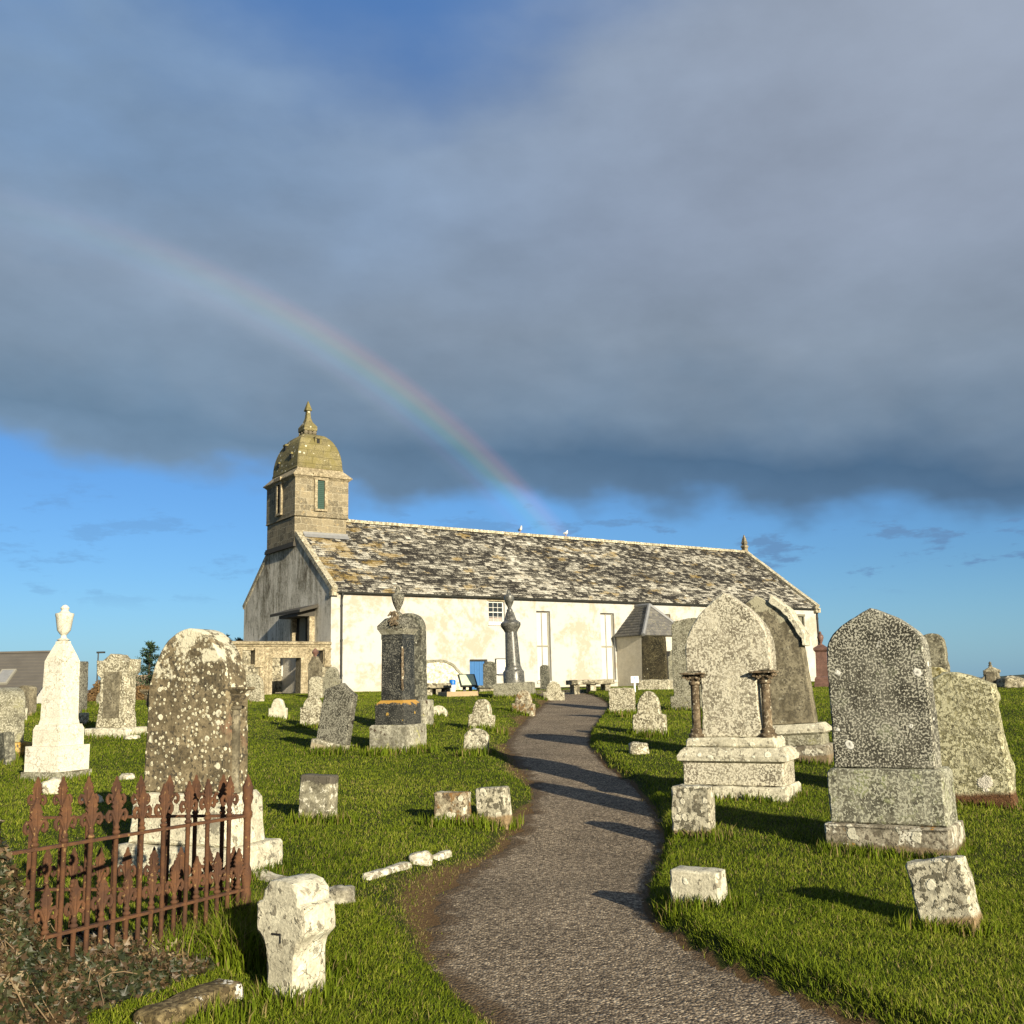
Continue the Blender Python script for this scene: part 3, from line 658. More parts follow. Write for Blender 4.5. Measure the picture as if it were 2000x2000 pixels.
def build_church():
    def op(x0, y0, x1, y1):
        a, zt = south(x0, y0); c, zb = south(x1, y1); return [a, c, zb, zt]
    w_small = op(954, 1174, 986, 1217); w_tall = [op(1047, 1193, 1078, 1330), op(1172, 1197, 1204, 1328)]
    door = op(917, 1288, 953, 1352); door[2] = -.1
    w_porchside = op(1283, 1199, 1312, 1262); w_east = op(1536, 1203, 1572, 1256)
    ops = [w_small, *w_tall, door, w_porchside, w_east]
    wall('south_wall', CL-.006, -1.4, ze-.02, [[o[0], o[1], o[2], o[3]] for o in ops], .55, M['lime'], church, Matrix.Translation((.003, 0, 0)))
    wall('north_wall', CL-.006, -1.4, ze-.02, [], .5, M['lime'], church, Matrix.Translation((.003, CW-.5, 0)))
    # gables (west one weathered grey)
    def gable(name, x0, x1, mat):
        e = .004; k = (zr-ze)/(CW/2)
        out = [(e, -1.4), (CW-e, -1.4), (CW-e, ze-.03), (CW/2, zr-.06), (e, ze-.03)]
        m = MB().prism(out, 0, 1); m.v = [(x0+(x1-x0)*y, x, z) for x, y, z in m.v]; m.build(name, mat, church)
    gable('west_gable', -.004, .45, M['gable']); gable('east_gable', CL-.45, CL+.004, M['lime'])
    # roof: courses of separate slates on the south slope
    run = CW/2; sl = math.hypot(run, zr-ze); s_, c_ = (zr-ze)/sl, run/sl
    eo = .16
    ncourse = 36; expo = (sl+eo)/ncourse
    Vs, Qs, tint, edg = [], [], [], []
    for i in range(ncourse):
        x = .27-random.random()*.01; d0 = -eo+i*expo
        while x < CL-.4:
            wd = random.uniform(.24, .46)*(1.15-.3*i/ncourse); x1 = min(x+wd, CL-.36)
            lift = .018+random.random()*.02; j0 = random.uniform(-.025, .025); t = random.random()
            a, c = d0+j0, d0+expo+.05
            for (dd, xx, up, ed) in ((a, x+.005, lift, 1), (a, x1-.005, lift+random.uniform(-.01, .01), 1), (c, x1-.005, .0, 0), (c, x+.005, .0, 0), (a+.002, x+.005, -.035, 1), (a+.002, x1-.005, -.035, 1)):
                Vs.append((xx, dd*c_-up*s_, ze+dd*s_+up*c_)); tint.append(t); edg.append(ed)
            k = len(Vs)-6; Qs += [(k, k+1, k+2, k+3), (k+4, k+5, k+1, k)]
            x = x1
    n = len(Vs)
    Vs += [(.3, -eo*c_, ze-eo*s_-.03), (CL-.3, -eo*c_, ze-eo*s_-.03), (CL-.3, run, zr-.03), (.3, run, zr-.03), (.3, CW+eo*c_, ze-eo*s_), (CL-.3, CW+eo*c_, ze-eo*s_)]
    tint += [.2]*6; edg += [0]*6; Qs += [(n, n+1, n+2, n+3), (n+3, n+2, n+5, n+4)]
    roof = big_mesh('roof', Vs, np.array(Qs), np.zeros((0, 3), int), M['slate'], {'tint': tint, 'edge': edg}, church)
    # ridge stones
    m = MB(); x = 3.1
    while x < CL-.3:
        l = random.uniform(.55, .8); z = zr+.02+.015*random.random()
        m.prism([(x+.008, z-.02), (min(x+l, CL-.3)-.008, z-.02), (min(x+l, CL-.3)-.008, z+.15), (x+.008, z+.15)], run-.13, run+.13); x += l
    m.build('ridge_stones', M['skew'], roof)
    # skews
    def skew(name, x0, x1, d0, d1, side):
        m = MB(); d = d0
        while d < d1-.05:
            l = min(random.uniform(.6, .9), d1-d); h = .17+random.random()*.02
            for_ = []
            for dd in (d+.006, d+l-.006):
                for xx, up in ((x0, -.08), (x1, -.08), (x1, h), (x0, h)):
                    yy = dd*c_-up*s_; yy = yy if side > 0 else CW-yy
                    for_.append((xx, yy, ze+dd*s_+up*c_))
            m.add(for_, [(0, 1, 2, 3), (7, 6, 5, 4), (0, 4, 5, 1), (1, 5, 6, 2), (2, 6, 7, 3), (3, 7, 4, 0)]); d += l
        m.build(name, M['skew'], church, smooth=None)
    w1 = CW/2-2.05+.527; w2 = w1+4.10; t2 = 2.99
    for sd in (1, -1):
        skew('coping', -.05, .27, -.12, (w1 if sd > 0 else CW-w2)/c_+.02, sd)
        skew('coping', CL-.34, CL+.06, -.12, sl, sd)
    # skew putts
    MB().box(-.06, .29, -.20, .12, ze-.34, ze-.10).build('skew_putt', M['skew'], church)
    MB().box(CL-.42, CL+.07, -.22, .12, ze-.42, ze-.10).build('skew_putt', M['skew'], church)
    f = MB().box(-.16, .16, -.16, .16, 0, .28).sq([(.13, .13, .28), (.2, .2, .36), (.2, .2, .46), (.12, .12, .56), (.17, .17, .66), (.10, .10, 1.0), (.01, .01, 1.32)])
    f.v = [(x+CL-.17, y+run, z+zr+.06) for x, y, z in f.v]; f.build('finial', M['ashlar'], church)
    # gutter and pipes
    g = MB(); r = .075; ez = ze-eo*s_-.06; ey = -eo*c_-.06
    g.loft([[(x, ey+r*math.cos(t), ez+r*math.sin(t)) for t in [math.pi+math.pi*j/6 for j in range(7)]]+[(x, ey+(r-.015)*math.cos(t), ez+(r-.015)*math.sin(t)) for t in [2*math.pi-math.pi*j/6 for j in range(7)]] for x in (.2, CL-.1)])
    g.build('gutter', M['iron'], church)
    for px in (.52, CL-.16):
        d = MB().tube([(px, ey, ez-.06), (px, ey, ez-.16), (px, -.09, ez-.36), (px, -.09, -1)], .048, 10)
        for zz in (.9, 2.6, 4.3): d.lathe([(.062, zz-.05), (.062, zz+.05)], 10, (px, -.09))
        d.build('drainpipe', M['iron'], church)
    # windows
    def window(o, dep, cols, rows, kind):
        a, c, zb, zt = o; m = MB(); fw = .07
        y0, y1 = dep-.05, dep+.03
        m.box(a+.004, a+fw, y0, y1, zb+.004, zt-.004).box(c-fw, c-.004, y0, y1, zb+.004, zt-.004).box(a+fw, c-fw, y0, y1, zt-fw, zt-.004).box(a+fw, c-fw, y0, y1, zb+.004, zb+fw)
        bw = .02 if kind == 'sash' else .035
        for i in range(1, cols): xx = a+fw+(c-a-2*fw)*i/cols; m.box(xx-bw/2, xx+bw/2, y0+.008, y1-.02, zb+fw, zt-fw)
        for j in range(1, rows):
            zz = zb+fw+(zt-zb-2*fw)*j/rows; k = bw*(2.2 if (kind == 'sash' and j == rows//2) or kind == 'tall' else 1)
            m.box(a+fw, c-fw, y0+.004, y1-.022, zz-k/2, zz+k/2)
        w = m.build('window', M['frame'] if kind == 'tall' else M['white'], church)
        MB().box(a+.02, c-.02, y1-.022, y1+.01, zb+.02, zt-.02).build('pane', M['blind'] if kind == 'tall' else M['glass'], w)
        MB().box(a-.06, c+.06, -.07, dep-.06, zb-.13, zb+.006).build('sill', M['white'] if kind == 'sash' else M['lime'], w)
        return w
    ww = window(w_small, .16, 3, 4, 'sash')
    a, c, zb, zt = w_small; MB().box(a+.03, c-.03, .162, .165, zb+.05, zb+(zt-zb)*.24).build('curtain', M['pinkblind'], ww)
    MB().box(a-.1, c+.1, -.012, .10, zt+.004, zt+.14).build('lintel', M['sand'], ww)
    for o in w_tall: window(o, .20, 2, 2, 'tall')
    window(w_porchside, .20, 2, 2, 'tall')
    # boarded east window
    a, c, zb, zt = w_east
    bw = MB()
    for i in range(5): x0 = a+.01+(c-a-.02)*i/5; bw.box(x0, x0+(c-a)/5-.015, .10+.004*(i % 2), .15, zb+.01, zt-.01)
    w = bw.build('boarded_window', M['oldwood'], church)
    MB().box(a-.1, a, -.03, .1, zb, zt).box(c, c+.1, -.03, .1, zb, zt).box(a-.16, c+.16, -.05, .1, zt, zt+.14).box(a-.16, c+.16, -.07, .1, zb-.12, zb).build('frame', M['oldwood'], w)
    a, zt = south(1569, 1289); c, zb = south(1593, 1322)
    MB().box(a, c, -.05, .02, zb, zt).build('wall_panel', M['beige'], church)
    # blue door
    a, c, zb, zt = door; m = MB()
    for i in range(6): x0 = a+.08+(c-a-.16)*i/6; m.box(x0, x0+(c-a-.16)/6-.008, .17+.004*(i % 2), .22, zb, zt-.09)
    dr = m.build('door', M['blue'], church)
    MB().box(a+.004, a+.08, .12, .22, zb, zt-.004).box(c-.08, c-.004, .12, .22, zb, zt-.004).box(a+.08, c-.08, .12, .22, zt-.09, zt-.004).build('door_frame', M['iron'], dr)
    MB().box(a-.35, c+.4, -.9, .25, -.3, .02).build('doorstep', M['base'], church)
    # framed notice by the door
    a, zt = south(968, 1288); c, zb = south(988, 1316)
    nb = MB().box(a-.05, c+.05, -.07, .01, zb-.05, zt+.05).build('notice_board', M['iron'], church)
    MB().box(a, c, -.085, -.068, zb, zt).build('notice', M['white'], nb)
    tx = MB(); z = zt-.10
    for k in range(9):
        l = random.uniform(.4, .8)*(c-a); tx.box((a+c)/2-l/2, (a+c)/2+l/2, -.092, -.084, z-.022, z); z -= .075 if k not in (1, 4) else .13
    tx.build('lettering', M['signtext'], nb)
    # tower
    lo = MB().loft([[(x0, y0, z), (x1, y0, z), (x1, y1, z), (x0, y1, z)] for x0, x1, y0, y1, z in ((-.05, t2-.05, w1+.05, w2-.05, west(578, 1063)[1]), (-.05, t2-.05, w1+.05, w2-.05, ZS-Z0))])
    tw = lo.build('tower', M['ashlar'], church)
    zs, zc = ZS-Z0, ZC-Z0
    def ring(d, z, x0=-.05, x1=t2, y0=None, y1=None):
        y0 = w1 if y0 is None else y0; y1 = w2 if y1 is None else y1
        return [(x0-d, y0-d, z), (x1+d, y0-d, z), (x1+d, y1+d, z), (x0-d, y1+d, z)]
    MB().loft([ring(-.05, zs-.001), ring(.055, zs+.05), ring(.055, zs+.06), ring(.03, zs+.14), ring(.03, zc-.14)]).build('belfry', M['ashlar'], tw)
    MB().loft([ring(-.05, zr-1.86-.14), ring(.06, zr-1.86-.12), ring(.06, zr-1.86), ring(-.05, zr-1.84)]).build('string_course', M['slatestone'], tw) if False else None
    b0 = .24
    MB().loft([ring(.03, zc-.14), ring(.06, zc-.1), ring(.14, zc-.02), ring(.20, zc+.02), ring(.20, zc+.07), ring(.17, zc+.10), ring(-b0+.05, zc+.48), ring(-b0+.05, zc+.56)]).build('cornice', M['sand'], tw)
    # dome, square in plan with slightly eased corners
    hx, hy = (t2+.05)/2-b0+.04, (w2-w1)/2-b0+.04; cx, cy = (t2-.05)/2, (w1+w2)/2
    zb = zc+.5; H = 2.30; secs = [(hx, hy, zb), (hx+.03, hy+.03, zb+.03), (hx+.03, hy+.03, zb+.10), (hx, hy, zb+.14)]
    for i in range(1, 13):
        t = i/12; k = (1-t**2.25)**.5 if t < 1 else 0; k = max(k, .0)*(1-.245)+.245*(1-t*.02)
        k = .23+(1-.23)*(1-t**2.0)**.56 if t < 1 else .23
        secs.append((hx*k, hy*k+(0 if t < 1 else 0), zb+.14+(H-.14)*t))
    dm = MB().sq(secs, cx, cy, .05).build('dome', M['dome'], tw, smooth=35)
    zt = zb+H
    m = MB()
    for sx in (-1, 0, 1):
        for sy in (-1, 0, 1):
            if sx or sy: m.ball((cx+sx*.26, cy+sy*.34, zt+.10), .135)
    m.build('finial_balls', M['ashlar'], dm, smooth=60)
    m = MB().sq([(.37, .44, zt+.19), (.39, .47, zt+.24), (.39, .47, zt+.46), (.33, .39, zt+.56), (.21, .24, zt+.74), (.13, .15, zt+1.0), (.105, .115, zt+1.28), (.10, .11, zt+1.42), (.15, .17, zt+1.41), (.18, .20, zt+1.45), (.02, .02, zt+2.0)], cx, cy, .06)
    m.build('finial', M['dome'], dm)
    # lancets with moulded surrounds standing proud of the belfry
    def lancet(face, c0, half, z0_, z1_):
        def P(a, out, z): return (c0+a, w1-.03-out, z) if face == 's' else (-.08-out, c0-a, z)
        def bar(m, a0, a1, o0, o1, za, zb_):
            m.add([P(a, o, z) for z in (za, zb_) for a, o in ((a0, o1), (a1, o1), (a1, o0), (a0, o0))], [(3, 2, 1, 0), (4, 5, 6, 7), (0, 1, 5, 4), (1, 2, 6, 5), (2, 3, 7, 6), (3, 0, 4, 7)])
        m = MB(); fw = .17
        bar(m, -half-fw, -half, -.02, .11, z0_-.05, z1_); bar(m, half, half+fw, -.02, .11, z0_-.05, z1_)
        bar(m, -half-fw-.03, half+fw+.03, -.02, .115, z1_, z1_+.17); bar(m, -half-fw-.10, half+fw+.10, -.02, .21, z1_+.171, z1_+.36)
        bar(m, -half-fw, half+fw, -.02, .13, z0_-.16, z0_-.051)
        w = m.build('belfry_window', M['sand'], tw)
        l = MB(); bar(l, -half+.003, half-.003, -.02, .015, z0_-.05, z1_)
        k = z0_
        while k < z1_-.03: bar(l, -half+.006, half-.006, .0, .035, k, k+.05); k += .11
        l.build('louvre', M['green_louvre'] if face == 's' else M['darkdoor'], w)  # south louvre in its green paint, west one painted black as shade
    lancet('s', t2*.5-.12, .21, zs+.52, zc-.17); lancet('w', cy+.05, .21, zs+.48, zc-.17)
    # little openings in the dome
    def hole(face, u, zf, r=.1):
        t = (zf-.14/H)/(1-.14/H); k = .23+.77*(1-t**2)**.56
        m = MB()
        if face == 's': m.box(cx+u-r*1.4, cx+u+r*1.4, cy-hy*k-.10, cy-hy*k+.4, zb+H*zf+r*1.5, zb+H*zf+r*2.3).box(cx+u-r*1.5, cx+u-r*.7, cy-hy*k-.06, cy-hy*k+.4, zb+H*zf-r, zb+H*zf+r*1.5).box(cx+u+r*.7, cx+u+r*1.5, cy-hy*k-.06, cy-hy*k+.4, zb+H*zf-r, zb+H*zf+r*1.5)
        else: m.box(cx-hx*k-.08, cx-hx*k+.4, cy+u-r*1.4, cy+u+r*1.4, zb+H*zf+r*1.2, zb+H*zf+r*2)
        v = m.build('dome_vent', M['dome'], dm)
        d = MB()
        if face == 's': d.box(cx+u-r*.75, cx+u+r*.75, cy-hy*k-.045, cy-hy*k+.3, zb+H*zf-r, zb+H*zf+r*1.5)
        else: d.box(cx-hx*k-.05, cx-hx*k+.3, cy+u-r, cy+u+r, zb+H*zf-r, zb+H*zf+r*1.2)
        d.build('dark_opening', M['darkdoor'], dm)  # solid block, coloured black for the shade inside the opening
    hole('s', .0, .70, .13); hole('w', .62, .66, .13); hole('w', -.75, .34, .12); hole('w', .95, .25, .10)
    # stone skirt where tower and gable meet
    bz = west(578, 1063)[1]
    m = MB(); m.box(-.16, .0, w1-.06, w2+.02, bz-.10, bz+.06); m.box(-.13, 0, w1-.02, w2-.02, bz+.06, bz+.16); m.build('string_course', M['slatestone'], tw)
    # lead flashing at the foot of the tower on the slates
    y = w1-.0; zf = ze+(w1/c_)*s_
    fl = MB().prism([(.42, zf-.02), (t2+.02, zf-.02), (t2+.02, zf+.16), (.42, zf+.16)], w1-.0, w1+.06)
    fl.prism([(.42, zf-.16), (t2+.02, zf-.16), (t2+.02, zf+.05), (.42, zf+.05)], w1-.03, w1+.0)
    fl.v = [(x, yy-(.24 if (z < zf-.1) else 0), z+.02) for x, yy, z in fl.v]
    fl.build('lead_flashing', M['lead'], tw)
    # loft doorway in the gable, its inner shade painted as a black panel, with a stone canopy on jambs
    y0, z1 = west(612, 1196); y1, _ = west(575, 1200); _, zb2 = west(590, 1262)
    yl, zl = y0+.35, zb2
    m = MB(); ct = z1-.05
    y_a, y_b = y0+.05, y0+2.05
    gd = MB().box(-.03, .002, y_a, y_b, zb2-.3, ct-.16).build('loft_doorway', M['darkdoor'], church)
    for ya_ in (y_a-.24, y_b): MB().box(-.28, .0, ya_, ya_+.239, zb2-.3, ct-.162).build('jamb', M['sand'], gd)
    c = MB(); c.add([(-1.0, y_a-.7, ct+.0), (0, y_a-.7, ct+.26), (0, y_b+1.3, ct+.26), (-1.0, y_b+1.3, ct+.0), (-1.0, y_a-.7, ct+.14), (0, y_a-.7, ct+.44), (0, y_b+1.3, ct+.44), (-1.0, y_b+1.3, ct+.14)], [(0, 1, 2, 3), (4, 5, 6, 7), (0, 4, 5, 1), (1, 5, 6, 2), (2, 6, 7, 3), (3, 7, 4, 0)])
    c.add([(-.92, y_a-.24, ct-.16), (0, y_a-.24, ct-.16), (0, y_b+.24, ct-.16), (-.92, y_b+.24, ct-.16), (-.92, y_a-.24, ct-.003), (0, y_a-.24, ct+.2), (0, y_b+.24, ct+.2), (-.92, y_b+.24, ct-.003)], [(0, 1, 2, 3), (4, 5, 6, 7), (0, 4, 5, 1), (1, 5, 6, 2), (2, 6, 7, 3), (3, 7, 4, 0)])
    c.build('canopy', M['slatestone'], gd)
    lg = MB(); lg.prism([(p[0]+(y_a+y_b)/2+.1, p[1]) for p in arch_top(.8, zb2+1.1, zb2+1.75, 6, 'gothic', z0=zb2-.3)], -.10, -.032)
    lg.v = [(y, x, z) for x, y, z in lg.v]; lg.build('pointed_panel', M['oldwood'], gd)
    # the canted slate-roofed porch on the south wall
    a0, zev = south(1203, 1243); pz = 2.3
    _, zap = south(1243, 1186)
    pc = on_plane(1257, 1242, CA+NX*a0, NX); dep = -(pc-CA).dot(GY); dep = max(1.6, min(dep, 3.2))
    pe = on_plane(1322, 1240, CA-GY*dep, GY); a1 = (pe-CA).dot(NX)
    a1 = min(a1+.6, a0+4.6)
    eh = zev-.04
    pm = MB(); pm.box(a0, a0+.35, -dep, -.003, -1.2, eh).box(a0+.35, a1, -dep, -dep+.35, -1.2, eh).box(a1-.35, a1, -dep+.35, -.003, -1.2, eh)
    po = pm.build('porch', M['beige'], church)
    am = (a0+a1)/2; ya = -dep*.52; zt = zap
    A_ = [(a0-.22, -dep-.22, eh-.02), (a1+.22, -dep-.22, eh-.02), (a1+.22, -.002, eh-.02), (a0-.22, -.002, eh-.02)]
    tints, Vs, Qs, Ts = [], [], [], []
    def slope(p0, p1, q0, q1, rows=11):
        p0, p1, q0, q1 = map(Vector, (p0, p1, q0, q1))
        for i in range(rows):
            t0, t1 = i/rows, (i+1)/rows+.02
            L0, R0 = p0.lerp(q0, t0), p1.lerp(q1, t0); L1, R1 = p0.lerp(q0, min(t1, 1)), p1.lerp(q1, min(t1, 1))
            n = max(1, round((R0-L0).length/.26)); nr = (R0-L0).cross(q0-p0).normalized(); nr = nr if nr.z > 0 else -nr
            for j in range(n):
                off = (.5/n if i % 2 else 0); u0, u1 = max(0, j/n-off), min(1, (j+1)/n-off+(0 if j < n-1 else off))
                k = len(Vs); t = random.random()
                Vs.extend([L0.lerp(R0, u0)+nr*.03, L0.lerp(R0, u1)+nr*.03, L1.lerp(R1, u1)+nr*.006, L1.lerp(R1, u0)+nr*.006, L0.lerp(R0, u0)-nr*.0, L0.lerp(R0, u1)-nr*.0])
                tints.extend([t]*6); Qs.extend([(k, k+1, k+2, k+3), (k+4, k+5, k+1, k)])
    apx, apn = (am, ya, zt), (am, -.002, zt)
    slope(A_[3], A_[0], apn, apx); slope(A_[0], A_[1], apx, apx); slope(A_[1], A_[2], apx, apn)
    pr = big_mesh('porch_roof', Vs, np.array(Qs), np.zeros((0, 3), int), M['slate2'], {'tint': tints}, po)
    ld = MB()
    for p, q in ((A_[0], apx), (A_[1], apx), (apx, apn)):
        p, q = Vector(p), Vector(q); ld.tube([p+Vector((0, 0, .03)), q+Vector((0, 0, .05))], .11, 6)
    ld.build('lead_hips', M['lead'], pr)
    MB().box(a0-.2, a1+.2, -dep-.2, -.02, eh-.03, eh-.022).build('porch_soffit', M['oldwood'], po)
    d0 = (a0+a1)/2-.55
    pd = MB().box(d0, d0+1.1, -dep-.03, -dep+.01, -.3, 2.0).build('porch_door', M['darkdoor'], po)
build_church()

# ------------------------------------------------------------------ gravestones
class St:
    """a stone standing at pixel (cx, by); w()/h() turn picture sizes into metres at its distance"""
    def __init__(s, name, label, cat, cx, by, phi=22, group=None, lean=0., pitch=0.):
        s.p = gnd(cx, by); s.m = mpp(s.p); s.phi = phi
        az = math.degrees(math.atan2(s.p.x, s.p.y)); s.c = math.cos(R(phi-az))
        s.e = thing(name, label, cat, s.p, -R(phi), group, (R(pitch), R(lean)))
    def w(s, px): return px*s.m/s.c
    def h(s, px): return px*s.m*1.012
def simple_stone(label, cx, by, wpx, hpx, mat, kind='square', t=.16, phi=22, lean=0., pitch=0., name='gravestone', cat='gravestone', group=None, rough=.008, bev=.014, shoulder=.55, skew=0., top=None, base=None):
    S = St(name, label, cat, cx, by, phi, group, lean, pitch); w, h = S.w(wpx), S.h(hpx)
    if kind == 'square': out = [(-w/2, -.15), (w/2, -.15), (w/2*(top or .97)+skew, h*.97), (w/2*(top or .97)*.86+skew, h), (-w/2*(top or .97)*.9+skew, h*1.0), (-w/2*(top or .97)+skew, h*.96)]
    else: out = arch_top(w, h*shoulder, h, 9, kind, bot=w*(1.04 if top is None else 1/top), z0=-.15)
    tt = t
    if base:                                   # (width px, height px, material)
        bw, bh, bm_ = base
        slab('base', rect(S.w(bw), -.15, S.h(bh), .02), -tt*1.1, tt*1.1, bm_, S.e, .02, rough)
        out = [(x, z if z > -.1 else S.h(bh)-.01) for x, z in out]
    if base:
        slab('slab', out, -tt/2, tt/2, mat, S.e, bev, rough); return S
    e = S.e; keep = (e.location.copy(), e.rotation_euler.copy(), dict(e.items())); bpy.data.objects.remove(e)
    o = slab(name, out, -tt/2, tt/2, mat, None, bev, rough)
    o.location, o.rotation_euler = keep[0], keep[1]
    for k, v in keep[2].items(): o[k] = v
    return o
def mk(b, name, mat, par, smooth=None): return b.build(name, mat, par, smooth)

# big dark stone on the right
S = St('gravestone', 'tall dark grey headstone with round white lichen spots on an orange-blotched stepped base', 'gravestone', 1750, 1657, 33, lean=-.5)
w, h = S.w, S.h
slab('base', rect(w(226), -.15, h(50), .01), -.29, .29, M['orangebase'], S.e, .02, .012)
slab('plinth', rect(w(212), h(50)+.002, h(152), .03, tw=w(211)), -.21, .21, M['greybase'], S.e, .015, .004)
slab('slab', arch_top(w(184), h(375), h(462), 12, 'gothic', dx=-w(2), bot=w(188), z0=h(152)+.002), -.12, .12, M['grey'], S.e, .012, .006, step=.03)
# columned gothic stone
S = St('gravestone', 'cream gothic headstone with a brown colonnette at each side on a moulded white base', 'gravestone', 1446, 1555, 27)
w, h = S.w, S.h; cx0 = -w(4)
slab('base', rect(w(204), -.15, h(24), .02), -.33, .33, M['whitelich'], S.e, .025, .012)
slab('plinth', rect(w(188), h(24)+.002, h(66)), -.27, .27, M['creamy'], S.e, .01, .004)
mo = MB().sq([(w(94), .27, h(66)+.002), (w(102), .31, h(70)), (w(103), .315, h(78)), (w(97), .285, h(88)), (w(91), .25, h(94))])
mk(mo, 'moulding', M['whitelich'], S.e)
slab('step', rect(w(172), h(94)+.002, h(112), .03, dx=cx0), -.22, .22, M['whitelich'], S.e, .02, .01)
hd = [p for p in arch_top(w(164), h(275), h(392), 14, 'gothic', dx=cx0, z0=h(239))]
slab('slab', [(cx0-w(62), h(112)+.002), (cx0+w(62), h(112)+.002), (cx0+w(57), h(126)), (cx0+w(54), h(160)), (cx0+w(54), h(238))]+hd[1:]+[hd[0]]+[(cx0-w(54), h(238)), (cx0-w(54), h(160)), (cx0-w(57), h(126))], -.14, .14, M['creamy'], S.e, .014, .005, step=.03)
for sx in (-1, 1):
    x = cx0+sx*w(68); r = w(9)
    c = MB().lathe([(r*1.9, h(112)), (r*1.9, h(118)), (r*1.4, h(121)), (r*1.5, h(127)), (r, h(130)), (r*.95, h(212)), (r*1.3, h(214)), (r*1.3, h(219)), (r*1.0, h(221))], 16, (x, -.10))
    o = mk(c, 'colonnette', M['capital'], S.e, 40)
    k = MB().lathe([(r*1.0, h(220)), (r*1.15, h(224)), (r*1.7, h(231)), (r*1.5, h(233))], 16, (x, -.10))
    for dx in (-1, 1):
        for yy in (-.10-r*1.2, -.10+r*.9):
            k.tube([(x+dx*(r*1.2+r*.95*(1-t*.75/6)*math.cos(1.2*t-.2)), yy, h(229)+r*1.0*(1-t*.12)*math.sin(1.2*t-.2)) for t in range(6)], [r*.42-.001*t for t in range(6)], 7)
    k.box(x-r*2.6, x+r*2.6, -.10-r*2.4, -.10+r*2.2, h(234), h(239)-.012)
    mk(k, 'capital', M['capital'], o, 40)
# gothic stone behind it
S = St('gravestone', 'brown pointed headstone with broken shoulder standing behind the columned stone', 'gravestone', 1522, 1484, 27, lean=-3.)
w, h = S.w, S.h
slab('base', rect(w(210), -.15, h(26), .03), -.33, .33, M['orangebase'], S.e, .03, .012)
slab('plinth', rect(w(180), h(26)+.002, h(46), .01), -.26, .26, M['midgrey'], S.e, .01, .004)
mk(MB().sq([(w(92), .26, h(46)+.002), (w(97), .30, h(50)), (w(97), .30, h(56)), (w(88), .24, h(66))]), 'moulding', M['whitelich'], S.e)
slab('slab', arch_top(w(152), h(222), h(318), 12, 'gothic', dx=-w(6), bot=w(168), z0=h(66)+.002), -.12, .12, M['brownplain'], S.e, .012, .006)
slab('hood', [(w(18), h(302)), (w(50), h(270)), (w(72), h(226)), (w(72), h(212)), (w(80), h(212)), (w(80), h(236)), (w(56), h(286)), (w(24), h(316))], -.16, .16, M['whitelich'], S.e, .012, .01)
# rough olive stone, far right
S = St('gravestone', 'wide olive green lichened headstone with a rough face and brown earth line at its foot', 'gravestone', 1898, 1572, 33, lean=-3.5)
w, h = S.w, S.h
slab('slab', [(-w(92), -.2), (w(80), -.2), (w(82), h(70)), (w(72), h(190)), (w(78), h(196)), (w(74), h(224)), (w(48), h(240)), (w(10), h(252)), (-w(10), h(258)), (-w(30), h(246)), (-w(48), h(240)), (-w(88), h(226))], -.13, .13, M['green'], S.e, .03, .016, face=.015)
simple_stone('tall rough grey stone with a bumpy face rising behind the olive headstone', 1845, 1440, 50, 198, M['rough'], 'seg', .2, 33, lean=-3, rough=.02, shoulder=.94)
simple_stone('small round-topped yellow lichened stone peeping over the olive headstone', 1842, 1490, 52, 184, M['yellow'], 'round', .2, 33, rough=.015, shoulder=.86)
# grey stone left of the columned one
simple_stone('plain grey headstone with wavy top on an orange-stained block', 1357, 1388, 72, 178, M['midgrey'], 'wave', .17, 27, shoulder=.93, base=(84, 28, M['midgrey']))
# foot stones on the right
simple_stone('upright whitish square foot stone in the grass below the columned headstone', 1356, 1632, 74, 94, M['foot'], 'square', .15, 30, rough=.012)
simple_stone('low white block stone with a mossy patch, beside the path near the leaning block', 1366, 1766, 94, 66, M['whitelich'], 'square', .17, 30, rough=.014)
simple_stone('leaning pale block stone crusted with lichen below the tall dark grey headstone', 1862, 1812, 104, 128, M['foot'], 'square', .22, 33, lean=-11, pitch=-4, rough=.012)
simple_stone('round-topped speckled stone with one cut shoulder right of the path', 1270, 1434, 62, 82, M['speckled'], 'shoulder', .14, 24, shoulder=.42)
simple_stone('squat square lichened stone behind the round-topped one right of the path', 1216, 1393, 50, 48, M['speckled'], 'square', .14, 22, rough=.012)
def rock_thing(label, cx, by, wpx, hpx, mat, name='boulder', cat='boulder', yaw=0, ry=None, amp=.25):
    p = gnd(cx, by); m = mpp(p); o = rock(name, wpx*m/2, (ry or wpx*m/2*.8), hpx*m*.62, mat, None, 3, amp)
    o.location = p+Vector((0, 0, hpx*m*.30)); o.rotation_euler = (0, 0, yaw); return tag(o, label, cat)
rock_thing('small rounded cream stone lying in the grass right of the path', 1247, 1472, 40, 24, M['speckled'], yaw=.3)

